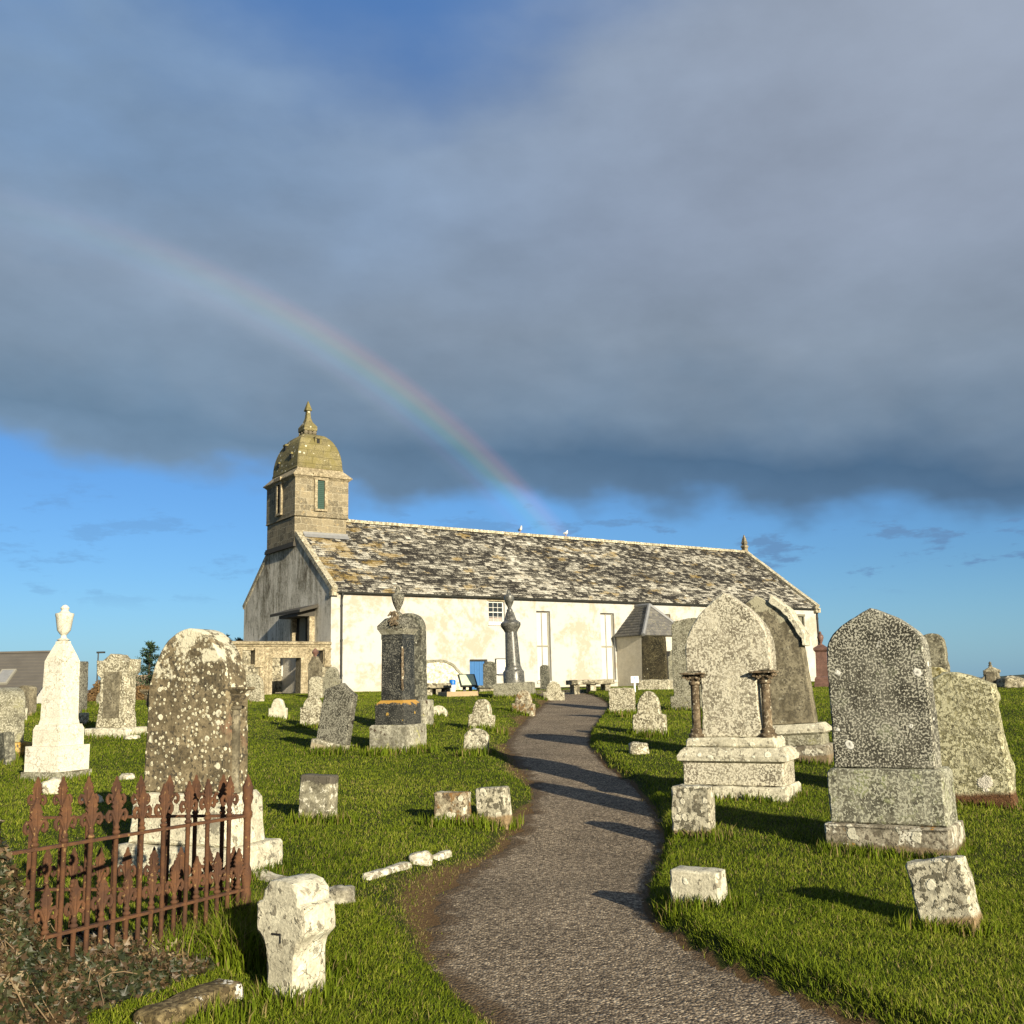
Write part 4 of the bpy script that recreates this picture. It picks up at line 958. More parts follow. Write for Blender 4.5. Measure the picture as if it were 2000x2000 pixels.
# brown headstone, left foreground
S = St('gravestone', 'large brown headstone spotted with white lichen standing behind the rusty railing', 'gravestone', 383, 1702, 22)
w, h = S.w, S.h
slab('base', rect(w(222), -.15, h(56), .02, dx=w(4)), -.31, .31, M['whitelich'], S.e, .03, .012)
slab('plinth', rect(w(184), h(56)+.002, h(150), .05, tw=w(172)), -.23, .23, M['whitelich'], S.e, .02, .01)
slab('slab', arch_top(w(150), h(326), h(466), 14, 'round', dx=-w(6), bot=w(158), z0=h(150)+.002), -.13, .13, M['brown'], S.e, .012, .006, step=.03)
for sx in (-1, 1):
    x = sx*w(79)-w(6); r = w(7)
    c = MB().lathe([(r*1.5, h(150)+.002), (r*1.5, h(158)), (r*1.1, h(166)), (r, h(175)), (r*.95, h(305)), (r*1.25, h(308)), (r*1.25, h(313))], 16, (x, -.04)); o = mk(c, 'side_column', M['brownplain'], S.e, 40)
    k = MB().sq([(r*1.2, r*1.3, h(313)), (r*1.5, r*1.6, h(320)), (r*1.35, r*1.45, h(323)), (r*1.75, r*1.9, h(333)), (r*1.6, r*1.75, h(336)), (r*2.5, r*2.6, h(345)), (r*2.5, r*2.6, h(349))], x, -.02)
    mk(k, 'capital', M['brown'], o)

# white marble obelisk with urn
S = St('obelisk', 'white marble obelisk topped by an urn on a three-step base', 'monument', 110, 1522, 21)
w, h = S.w, (lambda p: S.h(p)*.972); k = S.m*.64
mk(MB().sq([(k*70, k*70, -.15), (k*70, k*70, h(17))]), 'footing', M['midgrey'], S.e)
B = lambda secs: [(k*a, k*a, h(z)) for a, z in secs]
mk(MB().sq(B([(64, 17.2), (64, 66)])), 'base', M['marble'], S.e)
mk(MB().sq(B([(51, 66.2), (51, 98), (46, 107)])), 'plinth', M['marble'], S.e)
mk(MB().sq(B([(41, 107.2), (40.5, 110), (38, 118), (35.5, 232), (30, 243), (15.5, 268), (15.5, 272)]), ch=.0), 'shaft', M['marble'], S.e)
mk(MB().lathe([(k*a*1.5, h(z)) for a, z in [(10, 272), (13, 275), (6, 279), (5, 284), (8, 287), (13.5, 294), (17.5, 321), (18.5, 324), (18.5, 328), (11, 330), (7, 334), (7.5, 337), (9, 339), (7, 342), (4, 345), (1, 346)]], 20), 'urn', M['marble'], S.e, 40)
# ornate stone
S = St('gravestone', 'lichened headstone with a pedimented top and scrolled shoulders on a white base', 'gravestone', 226, 1439, 21)
w, h = S.w, S.h
slab('base', rect(w(78), -.15, h(17), .02), -.30, .30, M['whitelich'], S.e, .03, .02)
slab('slab', [(-w(28), h(17)), (w(28), h(17)), (w(24), h(50)), (w(23), h(112)), (w(31), h(124)), (w(31), h(147)), (w(22), h(140)), (w(6), h(156)), (-w(6), h(158)), (-w(24), h(142)), (-w(31), h(146)), (-w(30), h(120)), (-w(23), h(112)), (-w(24), h(50))], -.16, .16, M['speckled'], S.e, .02, .012)
slab('inset_panel', rect(w(30), h(36), h(124)), -.172, -.15, M['brownplain'], S.e, .004, .002)
rock_thing('flat white stone flake lying in front of the pedimented headstone', 258, 1443, 30, 9, M['flat'], 'flat_stone', 'stone')
# left edge group
S = St('gravestone', 'grey round-topped headstone on an orange-lichened block beside the marble obelisk', 'gravestone', 0, 1474, 45)
w, h = S.w, S.h
slab('base', rect(w(46), -.15, h(24), .02), -.30, .30, M['yellowbase'], S.e, .02, .01)
slab('slab', arch_top(w(32), h(100), h(128), 8, 'round', z0=h(24)+.002), -.22, .22, M['midgrey'], S.e, .015, .006)
simple_stone('dark tilted slab leaning in front of the grey headstone on the orange-lichened block', -6, 1490, 48, 48, M['darkslab'], 'square', .16, 40, lean=-14)
simple_stone('small cream speckled stone behind the grey headstone on the orange-lichened block', 38, 1412, 15, 28, M['whitelich'], 'square', .2, 24)
S = simple_stone('brown headstone with chipped white top in front of the grey-roofed house', 50, 1398, 24, 58, M['brownplain'], 'seg', .24, 24, shoulder=.9)
simple_stone('narrow dark green slab half hidden behind the marble obelisk', 156, 1392, 12, 98, M['dark'], 'square', .3, 21, lean=-1)
simple_stone('little orange-topped stone right beside the marble obelisk', 161, 1416, 15, 23, M['speckled'], 'square', .14, 21)
simple_stone('small pale arched stone before the brown hedge', 196, 1378, 11, 24, M['midgrey'], 'round', .14, 21, shoulder=.6)
rock_thing('white lichened boulder at the foot of the marble obelisk behind the railing', 102, 1550, 40, 30, M['whitelich'], yaw=.5, amp=.35)
rock_thing('flat white stone sunk in the grass behind the railing', 248, 1522, 30, 12, M['flat'], 'flat_stone', 'stone', amp=.35)
rock_thing('white lichened stone lying inside the railing enclosure', 180, 1568, 40, 16, M['whitelich'], 'flat_stone', 'stone', amp=.35)

# middle left
simple_stone('small square pale stone with rounded shoulders below the ruined doorway', 543, 1405, 32, 40, M['whitelich'], 'shoulder', .12, 16, shoulder=.5, rough=.015)
simple_stone('cream speckled round-shouldered stone left of the leaning dark headstone', 611, 1420, 44, 58, M['speckled'], 'shoulder', .14, 20, shoulder=.62, rough=.01)
simple_stone('dark spotted headstone leaning to the right with a pointed top', 648, 1464, 56, 128, M['dark'], 'point', .15, 22, lean=11, shoulder=.86, base=(66, 15, M['footgrey']))
S = St('monument', 'tall black granite pedestal monument with a draped urn on a mottled cement base', 'monument', 778, 1464, 24)
w, h = S.w, S.h; k = S.m*.86
mk(MB().sq([(k*47, k*47, -.2), (k*47, k*47, h(44)), (k*44, k*44, h(48))]), 'base', M['base'], S.e)
mk(MB().sq(B_ := [(k*38, k*38, h(48)+.002), (k*38, k*38, h(84)), (k*37, k*37, h(87)), (k*29, k*29, h(94))]), 'die', M['blackor'], S.e)
mk(MB().sq([(k*28, k*28, h(94)+.001), (k*27, k*27, h(210)), (k*28, k*28, h(211)), (k*28, k*28, h(220))]), 'shaft', M['black'], S.e)
mk(MB().sq([(k*28, k*28, h(220)+.002), (k*29, k*29, h(222)), (k*34, k*34, h(230)), (k*35, k*35, h(231))]), 'cornice', M['base'], S.e)
cp = MB()
a = k*35
cp.add([(-a, -a, h(231)), (a, -a, h(231)), (a, a, h(231)), (-a, a, h(231)), (-a, -a, h(237)), (a, -a, h(237)), (a, a, h(237)), (-a, a, h(237)), (0, -a, h(253)), (a, 0, h(253)), (0, a, h(253)), (-a, 0, h(253)), (0, 0, h(257))],
       [(0, 1, 5, 8, 4), (1, 2, 6, 9, 5), (2, 3, 7, 10, 6), (3, 0, 4, 11, 7), (8, 5, 9, 12), (9, 6, 10, 12), (10, 7, 11, 12), (11, 4, 8, 12), (3, 2, 1, 0)])
mk(cp, 'cap', M['dark'], S.e)
mk(MB().lathe([(k*x, h(z)) for x, z in [(11, 256), (10, 262), (5, 265), (4, 268), (6, 271), (11, 280), (14.5, 291), (15, 298), (14, 300), (7, 302), (5.5, 307), (6, 310), (4, 314), (1, 316)]], 20), 'urn', M['dark'], S.e, 40)
fw_ = MB()
for i in range(16):
    t = i/15; c = (k*(2+14*t+random.uniform(-3, 3)), -k*(18+17*t), h(262-22*t+random.uniform(-3, 3)))
    fw_.tube([c, (c[0]+random.uniform(-.06, .06), c[1]-.04, c[2]+.02), (c[0]+random.uniform(-.1, .1), c[1]-.05, c[2]-.03)], [.035, .03, .01], 6)
mk(fw_, 'carved_flowers', M['capital'], S.e, 60)
rs = MB(); zz = h(108)
rs.tube([(k*27.2+random.uniform(-.008, .008), -k*27.2+random.uniform(-.008, .008), h(112+i*7)) for i in range(13)], [.012]+[random.uniform(.018, .034) for _ in range(11)]+[.01], 7)
mk(rs, 'carved_garland', M['capital'], S.e, 60)
simple_stone('tall round-topped grey headstone standing behind the black pedestal monument', 800, 1421, 58, 220, M['darkslab'], 'round', .20, 24, shoulder=.86, base=(74, 52, M['base']))
simple_stone('tiny low white rounded stone in the grass behind the black monument', 857, 1400, 32, 21, M['whitelich'], 'round', .12, 10, shoulder=.3, rough=.015)
simple_stone('grey speckled rounded stone with broken shoulder leaning back, left of the path', 940, 1425, 46, 58, M['speckled'], 'shoulder', .15, 24, lean=4, shoulder=.45)
simple_stone('low cream round-topped stone at the left path edge below the speckled one', 930, 1470, 46, 46, M['foot'], 'seg', .10, 18, lean=3, shoulder=.72)
simple_stone('rounded stone stained rusty orange near the top of the path', 1022, 1395, 42, 46, M['footrust'], 'shoulder', .16, 22, lean=3, shoulder=.4)
simple_stone('pale green-grey low stone with one shoulder at the crest of the path', 1082, 1368, 40, 36, M['speckled'], 'shoulder', .12, 16, shoulder=.4)
simple_stone('plain grey square foot stone alone in the lawn left of the path', 620, 1602, 62, 86, M['footgrey'], 'square', .15, 22, lean=2.5)
simple_stone('brownish square stone crossed by shadow, left one of the pair by the path', 884, 1607, 62, 58, M['footrust'], 'square', .16, 20, rough=.01)
simple_stone('white-crusted square stone with clipped corner, right one of the pair by the path', 966, 1606, 62, 66, M['foot'], 'square', .16, 22, lean=-3, top=.9)

# columned monument near the church
S = St('monument', 'grey granite column monument with an urn on top, leaning slightly, near the blue door', 'monument', 1006, 1362, 20, lean=-2.5)
w, h = S.w, S.h; k = S.m
mk(MB().sq([(k*32, k*32, -.3), (k*32, k*32, h(26)), (k*29, k*29, h(28))]), 'base', M['midgrey'], S.e)
mk(MB().lathe([(k*x, h(z)) for x, z in [(21, 28), (21, 48), (20, 50), (17, 53), (16.5, 57), (15.2, 60)]], 28), 'pedestal', M['greygran'], S.e, 35)
mk(MB().lathe([(k*x, h(z)) for x, z in [(15, 60), (12, 126)]], 28), 'shaft', M['greygran'], S.e, 35)
mk(MB().lathe([(k*x, h(z)) for x, z in [(13, 126), (14, 129), (19, 136), (20, 139), (20, 143), (16, 146), (12, 149)]], 28), 'collar', M['greygran'], S.e, 35)
mk(MB().lathe([(k*x, h(z)) for x, z in [(12, 149), (8, 163), (6, 166), (6, 169), (3.5, 172), (4, 175), (8, 182), (10, 190), (9.5, 196), (5, 199), (3.4, 203), (4, 206), (1, 209)]], 24), 'urn', M['greygran'], S.e, 35)
simple_stone('dark round-topped headstone standing in front of the blue door', 957, 1347, 24, 54, M['darkslab'], 'seg', .14, 20, shoulder=.9)
simple_stone('slim dark grey headstone between the column and the first tall window', 1065, 1348, 17, 48, M['darkslab'], 'seg', .14, 20, shoulder=.92)
# group before the ruined enclosure
S = St('gravestone', 'brown spear-headed gravestone with an urn finial standing against the enclosure wall', 'gravestone', 615, 1362, 22)
w, h = S.w, S.h; k = S.m
slab('slab', [(-w(11), -.2), (w(11), -.2), (w(11), h(64)), (w(6), h(72)), (w(4), h(78)), (-w(4), h(78)), (-w(6), h(72)), (-w(11), h(64))], -.1, .1, M['brownplain'], S.e, .015, .006)
mk(MB().lathe([(k*x, h(z)) for x, z in [(3, 77.5), (3, 80), (6, 84), (7, 87), (4, 90), (3, 92), (1, 94)]], 14), 'urn', M['pink'], S.e, 40)
simple_stone('small white-flecked upright stone in front of the spear-headed gravestone', 617, 1364, 24, 42, M['speckled'], 'round', .14, 20, shoulder=.8)
simple_stone('greenish shouldered headstone leaning beside the church drainpipe', 645, 1360, 34, 56, M['midgrey'], 'shoulder', .16, 22, lean=6, shoulder=.6)
simple_stone('wide lichened grey headstone against the left part of the enclosure', 493, 1370, 40, 52, M['speckled'], 'round', .16, 22, lean=-4, shoulder=.6)
simple_stone('low white lichened stone by the left foot of the enclosure', 462, 1374, 30, 24, M['whitelich'], 'seg', .2, 22, shoulder=.6)
# porch side
S = St('gravestone', 'tall dark mossy headstone on a speckled base in front of the slate-roofed porch', 'gravestone', 1281, 1347, 22)
w, h = S.w, S.h
slab('base', rect(w(62), -.25, h(19), .03), -.35, .35, M['speckled'], S.e, .04, .02)
slab('slab', rect(w(48), h(19)+.002, h(103), dx=w(0), tw=w(44)), -.14, .14, M['darkwet'], S.e, .02, .008)
simple_stone('grey-green round-topped stone beside the dark mossy headstone', 1318, 1340, 20, 70, M['midgrey'], 'shoulder', .16, 22, shoulder=.8)
# pink monument
S = St('monument', 'pink granite pedestal monument with an urn at the right end of the church', 'monument', 1609, 1341, 24)
w, h = S.w, S.h; k = S.m
mk(MB().sq([(k*15.5, k*15.5, -.3), (k*15.5, k*15.5, h(6)), (k*14.5, k*14.5, h(8)), (k*14.5, k*14.5, h(15)), (k*12, k*12, h(19))]), 'base', M['pink'], S.e)
mk(MB().sq([(k*11.5, k*11.5, h(19)+.002), (k*10, k*10, h(66))]), 'shaft', M['pink'], S.e)
mk(MB().sq([(k*10.5, k*10.5, h(66)+.002), (k*13.5, k*13.5, h(70)), (k*13.5, k*13.5, h(74)), (k*7, k*7, h(78)), (k*5, k*5, h(80))]), 'cap', M['pink'], S.e)
mk(MB().lathe([(k*x, h(z)) for x, z in [(4, 80), (2.4, 83), (4.5, 88), (6.4, 94), (5.6, 98), (2.4, 101), (3, 103), (1, 106)]], 16), 'urn', M['pink'], S.e, 40)
# far right tomb on the crest
S = St('wall_tomb', 'small pedimented wall tomb with a finial on the skyline beyond the olive headstone', 'tomb', 1938, 1341, 30)
w, h = S.w, S.h; k = S.m
slab('slab', [(-w(18), -.4), (w(16), -.4), (w(14), h(26)), (w(16), h(27)), (w(16), h(31)), (0, h(39)), (-w(13), h(31)), (-w(13), h(27)), (-w(12), h(20)), (-w(22), h(8))], -.25, .25, M['rubble'], S.e, .03, .02)
slab('inset_panel', rect(w(16), h(3), h(24)), -.275, -.24, M['brownplain'], S.e, .006, .004)
mk(MB().lathe([(k*x, h(z)) for x, z in [(3.5, 38), (3.5, 41), (2, 42), (3, 45), (1.5, 47), (.4, 48)]], 12), 'finial', M['rubble'], S.e, 40)
rock_thing('low rubble mound on the skyline right of the pedimented tomb', 1976, 1342, 46, 22, M['rubble'], 'rubble_mound', 'rubble', amp=.35)
rock_thing('rough stone pile at the foot of the pedimented tomb', 1912, 1344, 34, 11, M['rubble'], 'rubble_mound', 'rubble', amp=.4)
# white cross stub
S = St('cross_stump', 'thick white stone cross stump with broken arms beside the rusty railing', 'gravestone', 580, 1946, 34, lean=-1.5)
w, h = S.w, (lambda p: S.h(p)*.98)
out = [(-w(27), -.2), (w(27), -.2), (w(27), h(90)), (w(31), h(106)), (w(46), h(128)), (w(47), h(178)), (w(36), h(183)), (w(34), h(204)), (w(25), h(220)), (w(6), h(226)), (-w(20), h(223)), (-w(32), h(206)), (-w(35), h(186)), (-w(47), h(180)), (-w(47), h(126)), (-w(33), h(106)), (-w(28), h(92))]
slab('stump', out, -.11, .11, M['whitelich'], S.e, .018, .008, step=.022, face=.008)
mk(MB().box(-w(16), w(2), -.1125, -.09, h(122), h(125.5)).box(w(.2), w(2), -.1125, -.09, h(108), h(121.5)), 'carved_groove', M['darkdoor'], S.e)  # raised black strips paint the shade of a groove, nothing is cut
# kerb stones and boulders
rock_thing('rounded white boulder at the end of the kerb by the path', 822, 1686, 44, 24, M['flat'], yaw=.4)
def strip_stone(label, p0, p1, w_, hgt, mat, name='kerb_stone'):
    a, c = gnd(*p0), gnd(*p1); d = c-a; L = d.length; t = thing(name, label, 'kerb', a.lerp(c, .5), math.atan2(d.y, d.x))
    pit = math.atan2(d.z, math.hypot(d.x, d.y)); t.rotation_euler = (0, -pit, t.rotation_euler.z)
    slab('kerb', rect(L, -.15, hgt, .02), -w_/2, w_/2, mat, t, .02, .016, step=.05); return t
strip_stone('thin white kerb stone nearly buried in grass left of the path', (716, 1718), (796, 1692), .09, .035, M['flat'])
strip_stone('short white kerb end next to the rounded boulder', (848, 1678), (876, 1668), .08, .03, M['flat'])
strip_stone('white kerb strip running from the brown headstone behind the cross stump', (506, 1712), (592, 1734), .12, .04, M['flat'])
rock_thing('grey angular rock right of the white cross stump', 663, 1760, 62, 32, M['greyrock'], yaw=.2, amp=.4)
strip_stone('mossy kerb stone with a white lichen patch below the ivy and railing', (282, 2012), (452, 1944), .17, .075, M['kerb'])

# ------------------------------------------------------------------ ruined enclosure against the west gable
def build_enclosure():
    t_of = lambda px: ((-8.92-50*((px-1000)/F))/(math.cos(TH)+math.sin(TH)*((px-1000)/F)*-1))
    def S(px, py): a, z = south(px, py); return a, z
    ent = thing('burial_enclosure', 'roofless sandstone burial enclosure with moulded doorway built against the grey church gable', 'enclosure', (CA.x, CA.y, Z0), TH)
    xr, ztop = S(651, 1262); xl = -5.45
    xr = -.02
    _, zw0 = S(560, 1297); _, zw1 = S(560, 1270)
    ztop = S(560, 1264)[1]
    ops = [(S(529, 1363)[0], S(585, 1363)[0], -.05, S(557, 1285)[1])]
    for p0, p1 in ((472, 497), (611, 632), (646, 650)):
        a0, a1 = S(p0, 1300)[0], min(S(p1, 1300)[0], -.06); ops.append((a0, a1, zw0, zw1))
    L = xr-xl
    sh = [(a-xl, c-xl, d, e) for a, c, d, e in ops]
    low = wall('wall', L, -1.2, ztop, sh, .5, M['sand'], ent, Matrix.Translation((xl, .02, 0)))
    # rubble facing of the lower wall, a little proud, either side of the doorway
    dl, dr_ = ops[0][0], ops[0][1]
    MB().box(xl-.03, dl-.62, -.03, .1, -1.2, zw0-.02).build('rubble_base', M['rubble'], ent)
    MB().box(dr_+.62, xr, -.03, .1, -1.2, zw0-.02).build('rubble_base', M['rubble'], ent)
    # cornice, door surround
    MB().loft([[(xl-d, -d+.02, z), (xr, -d+.02, z), (xr, .52+d, z), (xl-d, .52+d, z)] for d, z in ((0.0, ztop+.002), (.05, ztop+.04), (.05, ztop+.08), (.14, ztop+.15), (.16, ztop+.24), (.02, ztop+.28))]).build('cornice', M['sand'], ent)
    fr = MB(); zt = ops[0][3]
    for k, (o, wd) in enumerate(((.12, .16), (.085, .34), (.05, .56))):
        fr.box(dl-wd, dl-(0 if k == 0 else (.16, .34)[k-1]), -o, .03, -.4, zt+wd*.8)
        fr.box(dr_+(0 if k == 0 else (.16, .34)[k-1]), dr_+wd, -o, .03, -.4, zt+wd*.8)
        z0_ = zt if k == 0 else zt+(.16, .34)[k-1]*.8
        fr.box(dl-(0 if k == 0 else (.16, .34)[k-1]), dr_+(0 if k == 0 else (.16, .34)[k-1]), -o, .03, z0_, zt+wd*.8)
    fr.build('door_surround', M['sand'], ent)
    MB().box(dl-.5, dr_+.5, -.55, .3, -.35, .03).build('threshold', M['base'], ent)
    for px0, px1 in ((459, 472), (497, 512), (604, 611), (633, 645)):
        a0, a1 = S(px0, 1285)[0], min(S(px1, 1285)[0], -.03)
        MB().box(a0, a1, -.075, .03, zw0-.03, zw1+.02).box(a0-.04, a1+.03, -.10, .028, zw1+.021, zw1+.10).box(a0-.04, a1+.03, -.10, .028, zw0-.14, zw0-.031).build('pilaster', M['sand'], ent)
    # stacked rubble closing the left opening
    bl = MB(); a0, a1 = ops[1][0]+.02, ops[1][1]-.30; z = zw0
    while z < zw1-.1:
        hh = random.uniform(.09, .15); x = a0
        while x < a1-.05:
            l = min(random.uniform(.2, .4), a1-x); bl.box(x+.006, x+l-.006, .12+random.random()*.05, .4, z+.004, z+hh-.004); x += l
        z += hh
    bl.build('blocking_stones', M['rubble'], ent)
    # west return wall and back wall
    wops = [(1.1, 1.6, zw0, zw1), (2.5, 3.0, zw0, zw1), (3.9, 4.4, zw0, zw1)]
    wall('wall', 5.6, -1.2, ztop, wops, .5, M['sand'], ent, Matrix.Translation((xl+.5, .53, 0)) @ Matrix.Rotation(R(90), 4, 'Z'))
    MB().loft([[(xl-d, .53, z), (xl+.5+d, .53, z), (xl+.5+d, 6.1+d, z), (xl-d, 6.1+d, z)] for d, z in ((0.0, ztop+.001), (.05, ztop+.04), (.14, ztop+.15), (.16, ztop+.23), (.02, ztop+.27))]).build('cornice', M['sand'], ent)
    wb = wall('back_wall', 5.5, -1.2, ztop+.1, [(.9, 1.3, .9, 2.3)], .5, M['rubble'], ent, Matrix.Translation((xl, 6.2, 0)))
    # gable window inside the enclosure
    y0 = west(552, 1300)[0]
    w = MB().box(-.05, .02, y0, y0+.12, 1.0, 2.6).box(-.05, .02, y0+.9, y0+1.02, 1.0, 2.6).box(-.05, .02, y0+.12, y0+.9, 2.48, 2.6).box(-.05, .02, y0+.12, y0+.9, 1.0, 1.1).box(-.045, .02, y0+.48, y0+.54, 1.1, 2.48).box(-.045, .02, y0+.12, y0+.48, 1.75, 1.82).box(-.045, .02, y0+.54, y0+.9, 1.75, 1.82).build('gable_window', M['white'], ent)
    MB().box(-.03, .01, y0+.1, y0+.92, 1.05, 2.55).build('pane', M['glass'], w)
build_enclosure()

# ------------------------------------------------------------------ small things along the church wall
def table_tomb(label, cx, by, wpx, hpx, dpt, mat, rz):
    p = gnd(cx, by); m = mpp(p); t = thing('table_tomb', label, 'table tomb', p, rz); w, h = wpx*m, hpx*m
    slab('slab', rect(w, h*.58, h, .015), -dpt/2, dpt/2, mat, t, .02, .012)
    for x in (-.36, .02, .36): MB().box(x*w-.10, x*w+.10, -dpt*.35, dpt*.35, -.2, h*.58).build('leg', M['rubble'], t)
table_tomb('long low stone slab on three stub legs below the second tall window', 1153, 1349, 88, 21, .7, M['rubble'], .25)
table_tomb('mossy table tomb beside the blue-lidded canister', 852, 1357, 50, 22, .8, M['rubble'], .35)
p = gnd(862, 1353); 
t = thing('arched_tomb_wall', 'low whitewashed wall with a rounded grey-edged top against the church left of the door', 'tomb wall', Vector((CA.x, CA.y, 0))+NX*8.4-GY*.02+Vector((0, 0, Z0)), TH)
a0, _ = south(817, 1320, .6); a1, _ = south(905, 1335, .6); zt_ = south(862, 1293, .6)[1]; ww_ = (a1-a0)
cxw = (a0+a1)/2-8.4
slab('wall', [(cxw-ww_/2, -.6), (cxw+ww_*.62, -.6), (cxw+ww_*.62, zt_*.30), (cxw+ww_*.45, zt_*.52), (cxw+ww_*.25, zt_*.86), (cxw+ww_*.08, zt_*.985), (cxw-ww_*.1, zt_), (cxw-ww_*.4, zt_*.96), (cxw-ww_/2, zt_*.90)], -.6, -.25, stone('limewashed_wall', (.62, .59, .47), (.78, .75, .62), 2, speck=((.36, .32, .23), 14, .60, .7), streak=.25), t, .02, .01)
slab('wall_cap', [(cxw-ww_/2-.02, zt_*.90), (cxw-ww_*.4, zt_*.96), (cxw-ww_*.1, zt_), (cxw+ww_*.08, zt_*.985), (cxw+ww_*.25, zt_*.86), (cxw+ww_*.45, zt_*.52), (cxw+ww_*.62, zt_*.30), (cxw+ww_*.64, zt_*.36), (cxw+ww_*.47, zt_*.60), (cxw+ww_*.27, zt_*.94), (cxw+ww_*.09, zt_*1.07), (cxw-ww_*.1, zt_*1.085), (cxw-ww_*.41, zt_*1.04), (cxw-ww_/2-.02, zt_*.98)], -.64, -.22, M['midgrey'], t, .01, .012)
# canister
p = gnd(884, 1354); m = mpp(p); t = thing('canister', 'white canister with a bright blue lid standing by the interpretation panel', 'canister', p, 0)
hh = m*26; r = m*6
MB().lathe([(r*.94, -.1), (r, .02), (r, hh*.58), (r*.97, hh*.62)], 20).build('body', M['white'], t, 40)
MB().lathe([(r*1.04, hh*.62+.001), (r*1.06, hh*.66), (r*1.04, hh*.96), (r*.9, hh), (.01, hh*1.02)], 20).build('lid', M['bluelid'], t, 40)
# information lectern
p = gnd(913, 1357); m = mpp(p); t = thing('information_lectern', 'slanted information board on two dark posts beside the blue door', 'information board', p, .25)
hh = m*34; wd = m*34
for x in (-.18, .18): MB().box(x*wd-.05, x*wd+.05, -.05, .05, -.2, hh*.72).build('post', M['iron'], t)
bd = MB().box(-wd/2, wd/2, -.32, .32, -.02, .03); bd.build('board', M['iron'], t, None, Matrix.Translation((0, -.05, hh*.80)) @ Matrix.Rotation(R(38), 4, 'X'))
MB().box(-wd/2+.05, wd/2-.05, -.28, .28, .031, .036).build('printed_sheet', M['panelgreen'], t, None, Matrix.Translation((0, -.05, hh*.80)) @ Matrix.Rotation(R(38), 4, 'X'))
p = gnd(905, 1360); m = mpp(p); t = thing('grave_edging', 'weathered timber edged grave bed below the information board', 'grave edging', p, .3)
MB().box(-m*34, m*30, -.08, .08, -.2, .16).build('front_board', M['ashbed'], t); MB().box(-m*34, -m*34+.12, .082, 1.2, -.2, .15).build('side_board', M['ashbed'], t); MB().box(m*30-.12, m*30, .082, 1.2, -.2, .15).build('side_board', M['ashbed'], t)
p = gnd(951, 1350); m = mpp(p); t = thing('ledger_slab', 'dark flat ledger slab under the headstone in front of the door', 'grave slab', p, .2)
slab('slab', rect(m*42, .12, .22), -.5, .4, M['darkslab'], t, .02, .01); MB().box(-m*18, m*18, -.4, .3, -.2, .119).build('bed', M['rubble'], t)
# little white notice
p = gnd(1240, 1352); m = mpp(p); t = thing('notice_sign', 'small white notice on a white post in the grass before the porch', 'sign', p, .2)
MB().box(-m*1.7, m*1.7, -.02, .02, -.2, m*24).build('post', M['white'], t)
bd = MB().box(-m*8, m*8, -.045, -.021, m*18, m*31).build('board', M['white'], t)
tx = MB().box(-m*2.2, m*2.2, -.05, -.044, m*26, m*29)
for k in range(3): tx.box(-m*5, m*5, -.05, -.044, m*(20+1.6*k), m*(20.7+1.6*k))
tx.build('lettering', M['signblue'], bd)

# gulls on the ridge
def gull(px, py, label, hd):
    q = None; yr = CW/2
    p = on_plane(px, py, CA+GY*yr, GY); a = (p-CA).dot(NX)
    base = CA+NX*a+GY*yr; base.z = Z0+(ZR-Z0)+.17
    t = thing('gull', label, 'gull', base, hd, 'gulls on the church ridge')
    MB().tube([(-.30, 0, .17), (-.22, 0, .19), (-.1, 0, .21), (.03, 0, .235), (.12, 0, .27), (.17, 0, .33), (.195, 0, .39), (.225, 0, .405), (.26, 0, .40)], [.012, .035, .075, .095, .085, .06, .055, .048, .02], 12).build('body', M['gull'], t, 70)
    for s in (-1, 1):
        MB().loft([[(-.34, s*.03, .20), (-.34, s*.035, .205), (-.33, s*.03, .21)], [(-.15, s*.085, .17), (-.15, s*.10, .22), (-.13, s*.06, .28)], [(.06, s*.08, .20), (.06, s*.10, .24), (.06, s*.07, .29)]]).build('wing', M['gullgrey'], t, 70)
        MB().tube([(-.01, s*.035, .16), (0, s*.035, .0), (.05, s*.035, .0)], .010, 6).build('leg', M['orange'], t)
    MB().tube([(.255, 0, .40), (.30, 0, .393), (.325, 0, .38)], [.016, .012, .004], 6).build('beak', M['orange'], t)
gull(1016, 1032, 'white gull perched on the ridge, left one of the two birds', R(-70))
gull(1105, 1041, 'white gull perched on the ridge, right one of the two birds', R(60))

